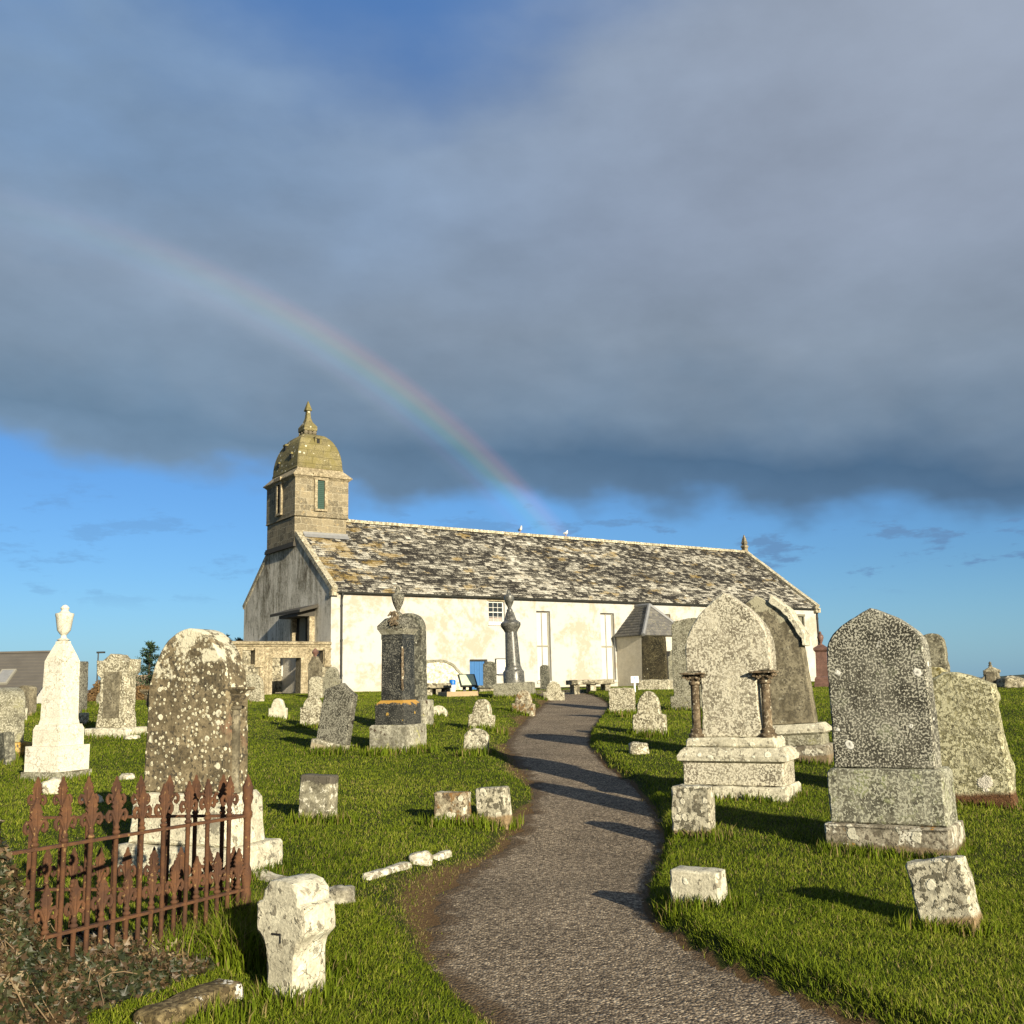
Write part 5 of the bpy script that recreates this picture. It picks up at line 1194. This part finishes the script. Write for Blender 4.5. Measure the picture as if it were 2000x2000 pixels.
# ------------------------------------------------------------------ rusty railing round a grave
def build_fence():
    P = gnd(478, 1840); P2 = Vector((P.x, P.y, P.z))
    zt_top = at_y(476, 1593, P.y).z; zt_low = at_y(476, 1736, P.y).z; ztip = at_y(478, 1512, P.y).z
    t = thing('iron_railing', 'rusted wrought iron railing with fleur-de-lis spikes round a grave, overgrown with ivy', 'railing', (P.x, P.y, P.z))
    o = Vector(P)
    # front panel runs towards the camera on the left; back panel runs away left
    def dirto(px, py, z):                       # point at height z seen at (px,py)
        d = ray(px, py); k = (z-EYE)/d.z; return d*k+Vector((0, 0, EYE))
    fl = dirto(64, 1660, zt_top); bl = dirto(67, 1597, zt_top)
    back_l = Vector((bl.x, bl.y, 0))
    fd = Vector((fl.x-P.x, fl.y-P.y, 0)); FL = fd.length; fd.normalize(); bd_ = Vector((bl.x-P.x, bl.y-P.y, 0)); BL = bd_.length; bd_.normalize()
    ht, hl, hx_ = zt_top-P.z, zt_low-P.z, ztip-P.z
    # picket meshes (shared): a rod with collars, and a separate spike
    def picket(top, foot, r=.0125):
        return MB().lathe([(r, foot), (r, top-.012), (r*1.25, top-.008), (r*1.25, top+.008), (r, top+.01), (r, top+.03)], 10)
    def spike(z, s=1.):
        m = MB()
        m.lathe([(.012*s, z), (.021*s, z+.006*s), (.024*s, z+.014*s), (.02*s, z+.022*s), (.013*s, z+.028*s), (.019*s, z+.040*s), (.019*s, z+.046*s), (.013*s, z+.056*s), (.012*s, z+.075*s)], 10)
        leaf = [(.012, .07), (.016, .10), (.021, .125), (.031, .138), (.024, .15), (.038, .165), (.028, .176), (.037, .19), (.024, .203), (.028, .213), (.014, .232), (.005, .262), (0, .268)]
        L = [(x*s, z+y*s) for x, y in leaf]; L = L+[(-x, y) for x, y in reversed(L[:-1])]
        m.prism(list(reversed(L)), -.007*s, .007*s)
        m.tube([(0, 0, z+.07*s), (0, 0, z+.17*s), (0, 0, z+.255*s)], [.011*s, .0125*s, .002*s], 8)
        for sx in (-1, 1):
            pts = [(sx*.008, .072), (sx*.019, .105), (sx*.034, .134), (sx*.050, .138), (sx*.062, .122), (sx*.062, .096), (sx*.051, .080), (sx*.041, .088), (sx*.042, .102)]
            m.tube([(x*s, 0, z+y*s) for x, y in pts], [.009*s, .011*s, .0125*s, .0135*s, .013*s, .012*s, .011*s, .011*s, .010*s], 7)
        return m
    foot = -.42
    pk_t = picket(ht, foot).build('picket', M['rust'], None, 40); sp_t = spike(ht+.008, (hx_-ht)/.268*.97).build('spike', M['rust'], pk_t, 40)
    pk_d = picket(hl, foot).build('picket', M['rust'], None, 40); sp_d = spike(hl+.008, (hx_-ht)/.268*.97).build('spike', M['rust'], pk_d, 40)
    protos = {'t': (pk_t, sp_t), 'd': (pk_d, sp_d)}; used = set()
    def put(kind, pos, rz):
        a, c = protos[kind]
        if kind in used:
            a = a.copy(); COL.objects.link(a); c = c.copy(); COL.objects.link(c); c.parent = a
        used.add(kind)
        a.parent = t; a.location = pos; a.rotation_euler = (random.uniform(-.012, .012), random.uniform(-.012, .012), rz+random.uniform(-.12, .12))
    def panel(dv, L, n, dwarf=True, front=True):
        rz = math.atan2(dv.y, dv.x)
        for k in range(n):
            s = L*(k+.93)/n if not front else L*(k+.93)/n
            put('t', dv*s, rz)
            if dwarf: put('d', dv*(L*(k+.43)/n), rz)
        for zz in (ht, hl):
            q = dv*(L+(.55 if front else .02)); nrm = Vector((-dv.y, dv.x, 0))*.015
            a0, a1 = dv*.0, q
            MB().loft([[a0-nrm+Vector((0, 0, zz-.007)), a0+nrm+Vector((0, 0, zz-.007)), a0+nrm+Vector((0, 0, zz+.007)), a0-nrm+Vector((0, 0, zz+.007))], [a1-nrm+Vector((0, 0, zz-.007)), a1+nrm+Vector((0, 0, zz-.007)), a1+nrm+Vector((0, 0, zz+.007)), a1-nrm+Vector((0, 0, zz+.007))]]).build('rail', M['rust'], t)
    panel(fd, FL, 9); panel(bd_, BL, 8, True, False)
    # corner posts
    r = .021
    MB().lathe([(r*1.5, -.35), (r*1.5, hl-.02), (r*1.1, hl+.01), (r*1.5, hl+.06), (r*1.5, hl+.10), (r, hl+.13), (r, ht-.02), (r*1.4, ht), (r*1.4, ht+.02), (r*1.1, ht+.03), (r*1.0, ht+.06), (r*1.6, ht+.10), (r*1.35, ht+.125), (r*1.5, ht+.14), (r*1.5, ht+.16), (r*.9, hx_-.04), (.002, hx_)], 12).build('post', M['rust'], t, 40)
    p = MB().sq([(.02, .02, -.4), (.02, .02, ht+.07), (.028, .028, ht+.075), (.028, .028, ht+.095), (.012, .012, ht+.10), (.010, .010, ht+.15)]); p.v = [(x+bd_.x*BL, y+bd_.y*BL, z) for x, y, z in p.v]; p.build('post', M['rust'], t)
    return P, fd, FL, bd_, BL
FP, FD, FLn, BD, BLn = build_fence()

# ------------------------------------------------------------------ leaf masses: ivy, hedge, conifers
IVY = [(0, 0), (.16, -.05), (.34, .10), (.24, .22), (.50, .34), (.24, .46), (.12, .50), (0, .95)]
IVY = IVY+[(-x, y) for x, y in reversed(IVY[1:-1])]
def leaf_mass(name, pts, nrms, size, mat, tint, shape=None, parent=None, droop=.4):
    n = len(pts); pts = np.asarray(pts, float); nr = np.asarray(nrms, float); nr /= np.linalg.norm(nr, axis=1)[:, None]+1e-9
    nr = nr+rng.normal(0, .55, nr.shape); nr /= np.linalg.norm(nr, axis=1)[:, None]
    a = np.cross(nr, rng.normal(0, 1, nr.shape)); a /= np.linalg.norm(a, axis=1)[:, None]+1e-9
    a[:, 2] -= droop; a -= nr*(a*nr).sum(1)[:, None]; a /= np.linalg.norm(a, axis=1)[:, None]+1e-9
    b = np.cross(nr, a); sz = np.asarray(size)*rng.uniform(.6, 1.25, n)
    sh = np.array(shape); k = len(sh)
    v = pts[:, None]+(b[:, None]*sh[None, :, :1]+a[:, None]*sh[None, :, 1:2]+nr[:, None]*(-.35*np.abs(sh[None, :, :1])+.12*sh[None, :, 1:2]**2))*sz[:, None, None]
    base = np.arange(n)[:, None]*k
    tris = np.concatenate([base+np.array([[0, i, i+1]]) for i in range(1, k-1)], 0)
    return big_mesh(name, v.reshape(-1, 3), np.zeros((0, 4), int), tris, mat, {'tint': np.repeat(tint, k)}, parent)
def build_ivy():
    # a heap over the near left corner, and a trailing carpet along the foot of the front panel
    Q = FP+FD*(FLn+.30)
    def hump(x, y):
        q = np.stack([x-Q.x, y-Q.y], -1); s = -(q[..., 0]*FD.x+q[..., 1]*FD.y); n = q[..., 0]*(-FD.y)+q[..., 1]*FD.x   # s along the fence to the right
        h = np.zeros_like(x)
        for c_s, c_n, ws, wn, hh in ((-.12, .0, .36, .40, 1.0), (-.55, .1, .55, .6, 1.15), (.20, -.24, .38, .40, .50), (.66, -.14, .55, .36, .22), (1.15, -.10, .55, .32, .15), (-.1, -.55, .9, .45, .34)):
            h = np.maximum(h, hh*np.exp(-(((s-c_s)/ws)**2+((n-c_n)/wn)**2)**1.3))
        lump = np.sin(x*17+y*9)*np.sin(y*21-x*6)*.5+np.sin(x*41)*np.sin(y*37)*.3
        return h*(1+.18*lump)
    t = thing('ivy_thicket', 'heap of half-dead ivy with green and brown leaves smothering the end of the railing', 'ivy', (Q.x, Q.y, tz(Q.x, Q.y)))
    n = 320000
    x = Q.x+rng.uniform(-1.5, 2.3, n); y = Q.y+rng.uniform(-1.2, 1.6, n); h = hump(x, y); e = .01
    keep = (h > .035) & (rng.uniform(0, 1, n) < .85); x, y, h = x[keep], y[keep], h[keep]
    hx = (hump(x+e, y)-h)/e; hy = (hump(x, y+e)-h)/e
    dens = np.sqrt(1+hx**2+hy**2); keep = rng.uniform(0, 1, len(x)) < dens/2.0; x, y, h, hx, hy = x[keep], y[keep], h[keep], hx[keep], hy[keep]
    z = T(x, y)+h-rng.uniform(0, 1, len(x))**2*.09
    patch = np.array([noise.noise((a*3.5, c*3.5, d*3.5)) for a, c, d in zip(x, y, z)])
    tint = np.clip(rng.beta(1.4, 1.9, len(x))*.95+patch*.45+.10, 0, 1)
    P_ = np.stack([x-Q.x, y-Q.y, z-t.location.z], -1); N_ = np.stack([-hx, -hy, np.ones_like(x)*.7], -1)
    leaf_mass('leaves', P_, N_, np.full(len(x), .043), M['ivy'], tint, IVY, t)['kind'] = 'stuff'
    xs = np.linspace(-1.5, 2.3, 76); ys = np.linspace(-1.2, 1.6, 60); X, Y = np.meshgrid(xs, ys); H = hump(X+Q.x, Y+Q.y)
    Z = T(X+Q.x, Y+Q.y)+H-.07-t.location.z
    o = grid_mesh('soil_heap', X, Y, Z, M['bark']); o.parent = t
    m = MB()
    for i in range(80):
        a = rng.uniform(-1.2, 1.9); c = rng.uniform(-.9, .9); p = np.array([Q.x+a, Q.y+c])
        if hump(p[0], p[1]) < .05: continue
        ang = rng.uniform(0, 6.28); pts = []; l = rng.uniform(.10, .30)
        for k in range(5):
            s = l*k/4; xx, yy = p[0]+math.cos(ang)*s, p[1]+math.sin(ang)*s; ang += rng.uniform(-.8, .8)
            hh = float(hump(np.array(xx), np.array(yy))); pts.append((xx-Q.x, yy-Q.y, tz(xx, yy)+hh+.012+rng.uniform(-.02, .035)-t.location.z))
        m.tube(pts, [.0026, .0026, .0024, .002, .0014], 5)
    m.build('dry_stems', simple('dry_stems', (.19, .135, .075), .9, var=.5), t)['kind'] = 'stuff'
build_ivy()
def conifer(label, px, py_top, py_base, Y, group='conifers behind the churchyard'):
    top = at_y(px, py_top, Y); x, y = top.x, top.y; zb = tz(x, y); H = top.z-zb
    t = thing('conifer_tree', label, 'tree', (x, y, zb), random.random()*6, group)
    MB().tube([(0, 0, -.2), (.03, 0, H*.5), (0, 0, H*.97)], [.14, .09, .02], 8).build('trunk', M['bark'], t)
    P_, N_, tn = [], [], []
    nb = 120
    for i in range(nb):
        f = (i/nb)**.9; z = H*(.12+.86*f); L = (1-f)**.75*H*.34+.2; a = random.random()*6.283
        L *= random.uniform(.7, 1.15)
        for k in range(34):
            s = (k+1)/34; c = random.uniform(-.16, .16)*L*(1.1-s)
            P_.append((math.cos(a)*L*s-math.sin(a)*c, math.sin(a)*L*s+math.cos(a)*c, z+L*(.38*s*s-.22*s)+random.uniform(-.04, .04)))
            N_.append((-math.sin(a)*.4, math.cos(a)*.4, 1)); tn.append(min(1, max(0, .25+.5*s+random.uniform(-.3, .3))))
    leaf_mass('crown', P_, N_, np.full(len(P_), .22), M['needle'], np.array(tn), [(0, 0), (.14, .4), (0, 1.), (-.14, .4)], t, droop=-.3)
conifer('dark conifer tree with ragged top left of the big brown headstone', 294, 1252, 1390, 62)
conifer('spiky conifer tip rising above the burial enclosure wall', 437, 1240, 1390, 66)
conifer('small conifer tip beside the church gable corner', 468, 1247, 1390, 70)

def build_hedge():
    a = at_y(168, 1345, 58); c = at_y(292, 1345, 60); t = thing('beech_hedge', 'brown winter beech hedge in front of the tile-roofed bungalow', 'hedge', (a.x, a.y, tz(a.x, a.y)))
    n = 9000; s = rng.uniform(0, 1, n); w = rng.uniform(-.5, .5, n); zt = at_y(225, 1352, 58).z-t.location.z
    top = zt*(.97+.05*np.sin(s*14))+np.where(s < .3, .75*np.exp(-((s-.24)/.12)**2), .45*np.exp(-((s-.85)/.16)**2))
    z = rng.uniform(0, 1, n)**.7*top; d = c-a
    P_ = np.stack([d.x*s-d.y*w*.12, d.y*s+d.x*w*.12, z], -1)
    leaf_mass('leaves', P_, np.tile([0, -1, .5], (n, 1)), np.full(n, .16), M['hedge'], rng.uniform(0, 1, n), [(0, 0), (.3, .45), (0, 1), (-.3, .45)], t)
    m = MB(); 
    for i in range(40):
        f = i/39; m.tube([(d.x*f, d.y*f, -.1), (d.x*f+random.uniform(-.1, .1), d.y*f, zt*.9)], [.03, .012], 5)
    m.build('stems', M['bark'], t)
build_hedge()

# ------------------------------------------------------------------ houses below the churchyard on the left
def house(label, name, x0px, x1px, ridge_py, eave_py, Y, mat, depth_=7., rz=0., skylight=None):
    a = at_y(x0px, ridge_py, Y+depth_/2); c = at_y(x1px, ridge_py, Y+depth_/2); zr_ = (a.z+c.z)/2; zev = at_y((x0px+x1px)/2, eave_py, Y).z
    cx = (a.x+c.x)/2; L = abs(c.x-a.x); zb = tz(cx, Y+depth_/2)-.3
    t = thing(name, label, 'house', (cx, Y+depth_/2, zb), rz)
    zr_ -= zb; zev -= zb; d = depth_/2
    zev = max(zev, 1.2)
    zw = zev+.02
    m = MB().prism([(-d+.4, -1), (d-.4, -1), (d-.4, zw), (0, zr_-.25), (-d+.4, zw)], -L/2+.3, L/2-.3); m.v = [(y, x, z) for x, y, z in m.v]; m.build('wall', M['render'], t)
    r = MB()
    n = 16
    for s in (-1, 1):
        for i in range(n):
            f0, f1 = i/n, (i+1)/n+.01; k = .03
            r.add([(-L/2, s*d*(1-f0), zev+(zr_-zev)*f0+k), (L/2, s*d*(1-f0), zev+(zr_-zev)*f0+k), (L/2, s*d*(1-f1), zev+(zr_-zev)*f1), (-L/2, s*d*(1-f1), zev+(zr_-zev)*f1), (L/2, s*d*(1-f0), zev+(zr_-zev)*f0-.05), (-L/2, s*d*(1-f0), zev+(zr_-zev)*f0-.05)], [(0, 1, 2, 3), (5, 4, 1, 0)])
    r.box(-L/2, L/2, -.12, .12, zr_-.02, zr_+.08)
    rf = r.build('roof', mat, t)
    if skylight:
        for (u, f, w_, l_) in skylight:
            sl_ = math.atan2(zr_-zev, d)
            X = Matrix.Translation((u*L, -d*(1-f), zev+(zr_-zev)*f+.03)) @ Matrix.Rotation(sl_, 4, 'X')
            w = MB().box(-w_/2, w_/2, -l_/2, l_/2, -.05, .09).build('skylight', M['frame'], rf, None, X)
            MB().box(-w_/2+.1, w_/2-.1, -l_/2+.1, l_/2-.1, .085, .1).build('skylight_pane', M['lead'], rf, None, X)
    MB().box(-.3, .3, -.2, .25, zr_+.05, zr_+.42).build('roof_vent', M['iron'], rf) if skylight else None
    win = MB().box(L*.2, L*.2+2.2, -d+.38, -d+.42, zev-1.3, zev-.2).build('window', M['glass'], t)
    MB().box(-L/2, L/2, -d-.10, -d-.0, zev-.10, zev+.02).build('gutter', M['iron'], t)
    return t
house('modern house with a dark grey tiled roof and a skylight behind the obelisk', 'house', -170, 128, 1276, 1382, 54, M['roofgrey'], 8, 0, [(.22, .52, .8, 1.3)])
house('bungalow with a brown tiled roof behind the brown hedge', 'bungalow', 210, 420, 1320, 1362, 66, M['pantile'], 8, .1)
p = at_y(192, 1276, 72); t = thing('street_lamp', 'thin grey street lamp rising between the grey-roofed house and the bungalow', 'street lamp', (p.x, p.y, tz(p.x, p.y)))
hh = p.z-t.location.z
MB().tube([(0, 0, -.3), (0, 0, hh*.6), (0, 0, hh)], [.07, .06, .045], 8).build('post', M['iron'], t); MB().box(-.1, .45, -.09, .09, hh, hh+.12).build('lantern', M['iron'], t)

# ------------------------------------------------------------------ grass: every blade stands on the turf
def build_grass():
    def scatter(y0, y1, n, fn):
        # density falls with distance
        u = rng.uniform(0, 1, n); e = 2-1.8
        if fn == 'near': y = np.sqrt(u*(y1**2-y0**2)+y0**2)
        else: y = (u*(y1**e-y0**e)+y0**e)**(1/e)
        x = (y*.62+(1.5 if fn == 'near' else 1.0))*rng.uniform(-1, 1, n); return x, y
    xa, ya = scatter(2.4, 7, 440000, 'near'); xb, yb = scatter(7, 46, 1000000, 'far')
    x = np.concatenate([xa, xb]); y = np.concatenate([ya, yb])
    cl = .5+.25*(np.sin(x*5.1+np.sin(y*3.3)*2)*np.sin(y*4.7+np.sin(x*2.9)*2)+np.sin(x*13+y*4)*np.sin(y*12-x*5)*.9)
    big = .5+.5*np.sin(x*.9+2*np.sin(y*.4))*np.sin(y*.7+1.7*np.sin(x*.6))
    d = path_in(x, y); dirt = dirtiness(x, y)
    keep = (d < -.015+.03*rng.normal(0, 1, len(x))+.05*np.sin(y*7.3+2*np.sin(y*3.1))*np.sin(y*2.3)) & (rng.uniform(0, 1, len(x)) > dirt**1.2*.92)
    x, y, cl, big, d, dirt = (k[keep] for k in (x, y, cl, big, d, dirt))
    sc = np.maximum(1, y/7.)
    left = x < (np.interp(y, LY, LX)+np.interp(y, RY, RX))/2
    tuft = np.exp(-np.clip(-d, 0, 5)/.12)*(~left)             # longer at the right-hand path edge
    hgt = (.014+.024*cl+.012*big)*rng.uniform(.5, 1.2, len(x))*np.where(rng.uniform(0, 1, len(x)) < .05, 1.7, 1)*(1+1.0*tuft)*sc**.12*np.where(dirt > .05, .8, 1)
    wid = rng.uniform(.0013, .0029, len(x))*sc**.68
    straw = np.where(rng.uniform(0, 1, len(x)) < .03+.55*np.clip(dirt*1.3, 0, 1)+.06*big**2, 1, 0)
    tint = np.clip(rng.beta(1.25, 1.45, len(x))*1.0+.12*(cl-.5), 0, 1)
    # long tussock by the railing corner and the stump, and straggling bits at stone feet
    def tussock(cx, cy, r, n, hmin, hmax, lean):
        a = rng.uniform(0, 6.283, n); q = r*np.sqrt(rng.uniform(0, 1, n)); return cx+q*np.cos(a), cy+q*np.sin(a)*.8, rng.uniform(hmin, hmax, n), np.full(n, lean)
    ex, ey, eh, el = [], [], [], []
    spots = [(FP.x+.02, FP.y-.10, .22, 1500, .14, .34, .7), (FP.x-.25, FP.y-.42, .22, 900, .10, .26, .5)]
    g = gnd(505, 1880); spots += [(g.x, g.y, .26, 2200, .12, .30, .6)]
    for px, py in ((560, 1955), (610, 1958), (650, 1900), (450, 1990), (1300, 1770), (1340, 1775), (1420, 1770), (1300, 1635), (1400, 1640), (1640, 1668), (1720, 1675), (1850, 1660), (1800, 1815), (1900, 1822), (1360, 1560), (1480, 1562), (600, 1606), (660, 1606), (860, 1612), (930, 1612), (1000, 1612), (500, 1712), (300, 1712), (740, 1475), (820, 1470), (640, 1474), (1280, 1440), (1240, 1400), (920, 1476), (960, 1428)):
        g = gnd(px, py); k = max(1, g.y/7); spots.append((g.x, g.y, .16*k**.7, 150, .05*k**.5, .12*k**.5, .3))
    for s in spots:
        for lst, v in zip((ex, ey, eh, el), tussock(*s)): lst.append(v)
    for ob in list(bpy.data.objects):
        if ob.parent or ob.get('category') not in ('gravestone', 'monument'): continue
        ms = [ob] if ob.type == 'MESH' else list(ob.children)
        vs = np.array([tuple(v.co) for q in ms if q.type == 'MESH' for v in q.data.vertices if v.co.z < .12])
        if len(vs) < 4 or ob.location.y > 34: continue
        x0, x1, y0, y1 = vs[:, 0].min(), vs[:, 0].max(), vs[:, 1].min(), vs[:, 1].max()
        per = 2*(x1-x0+y1-y0); k = int(per*(420 if ob.location.y < 9 else 200)); tt = rng.uniform(0, 1, k)*per; off = np.abs(rng.normal(0, .035, k))*max(1, ob.location.y/9)
        a, c = x1-x0, y1-y0
        px = np.where(tt < a, x0+tt, np.where(tt < a+c, x1+off, np.where(tt < 2*a+c, x1-(tt-a-c), x0-off))); py = np.where(tt < a, y0-off, np.where(tt < a+c, y0+(tt-a), np.where(tt < 2*a+c, y1+off, y1-(tt-2*a-c))))
        cs, sn = math.cos(ob.rotation_euler.z), math.sin(ob.rotation_euler.z)
        ex.append(ob.location.x+px*cs-py*sn); ey.append(ob.location.y+px*sn+py*cs); kk = max(1, ob.location.y/9)**.4
        eh.append(rng.uniform(.03, .10, k)*kk); el.append(np.full(k, .4))
    ex, ey, eh, el = map(np.concatenate, (ex, ey, eh, el))
    ok = path_in(ex, ey) < -.02; ex, ey, eh, el = ex[ok], ey[ok], eh[ok], el[ok]
    ne = len(ex)
    lean = np.concatenate([rng.uniform(.3, 1.25, len(x)), np.clip(rng.normal(el, .25), .1, 1.3)])
    x = np.concatenate([x, ex]); y = np.concatenate([y, ey]); hgt = np.concatenate([hgt, eh])
    wid = np.concatenate([wid, rng.uniform(.0025, .0045, ne)*np.maximum(1, ey/7)**.8]); tint = np.concatenate([tint, np.clip(rng.beta(2, 2.6, ne)*.8, 0, 1)]); straw = np.concatenate([straw, (rng.uniform(0, 1, ne) < .14)*1])
    n = len(x); z = T(x, y)-.006
    wind = .9+.5*np.sin(x*2.1+y)+rng.normal(0, 1.3, n)       # lie of the grass
    dx, dy = np.cos(wind), np.sin(wind); f = wind+math.pi/2+rng.normal(0, .7, n); sx, sy = np.cos(f)*wid, np.sin(f)*wid
    o1 = hgt*lean*.30; o2 = hgt*lean*1.0; h1 = hgt*.55; h2 = hgt*np.clip(1-.22*lean**2, .4, 1)
    v = np.empty((n, 5, 3), np.float32)
    v[:, 0] = np.stack([x-sx, y-sy, z], -1); v[:, 1] = np.stack([x+sx, y+sy, z], -1)
    v[:, 2] = np.stack([x+dx*o1+sx*.8, y+dy*o1+sy*.8, z+h1], -1); v[:, 3] = np.stack([x+dx*o1-sx*.8, y+dy*o1-sy*.8, z+h1], -1)
    v[:, 4] = np.stack([x+dx*o2, y+dy*o2, z+h2], -1)
    b = np.arange(n, dtype=np.int32)[:, None]*5
    o = big_mesh('grass', v.reshape(-1, 3), b+np.array([[0, 1, 2, 3]]), b+np.array([[3, 2, 4]]), M['grass'], {'tint': np.repeat(tint, 5), 'straw': np.repeat(straw, 5)})
    tag(o, 'short green churchyard grass with straw-coloured tufts beside the path', 'grass', kind='stuff')
build_grass()
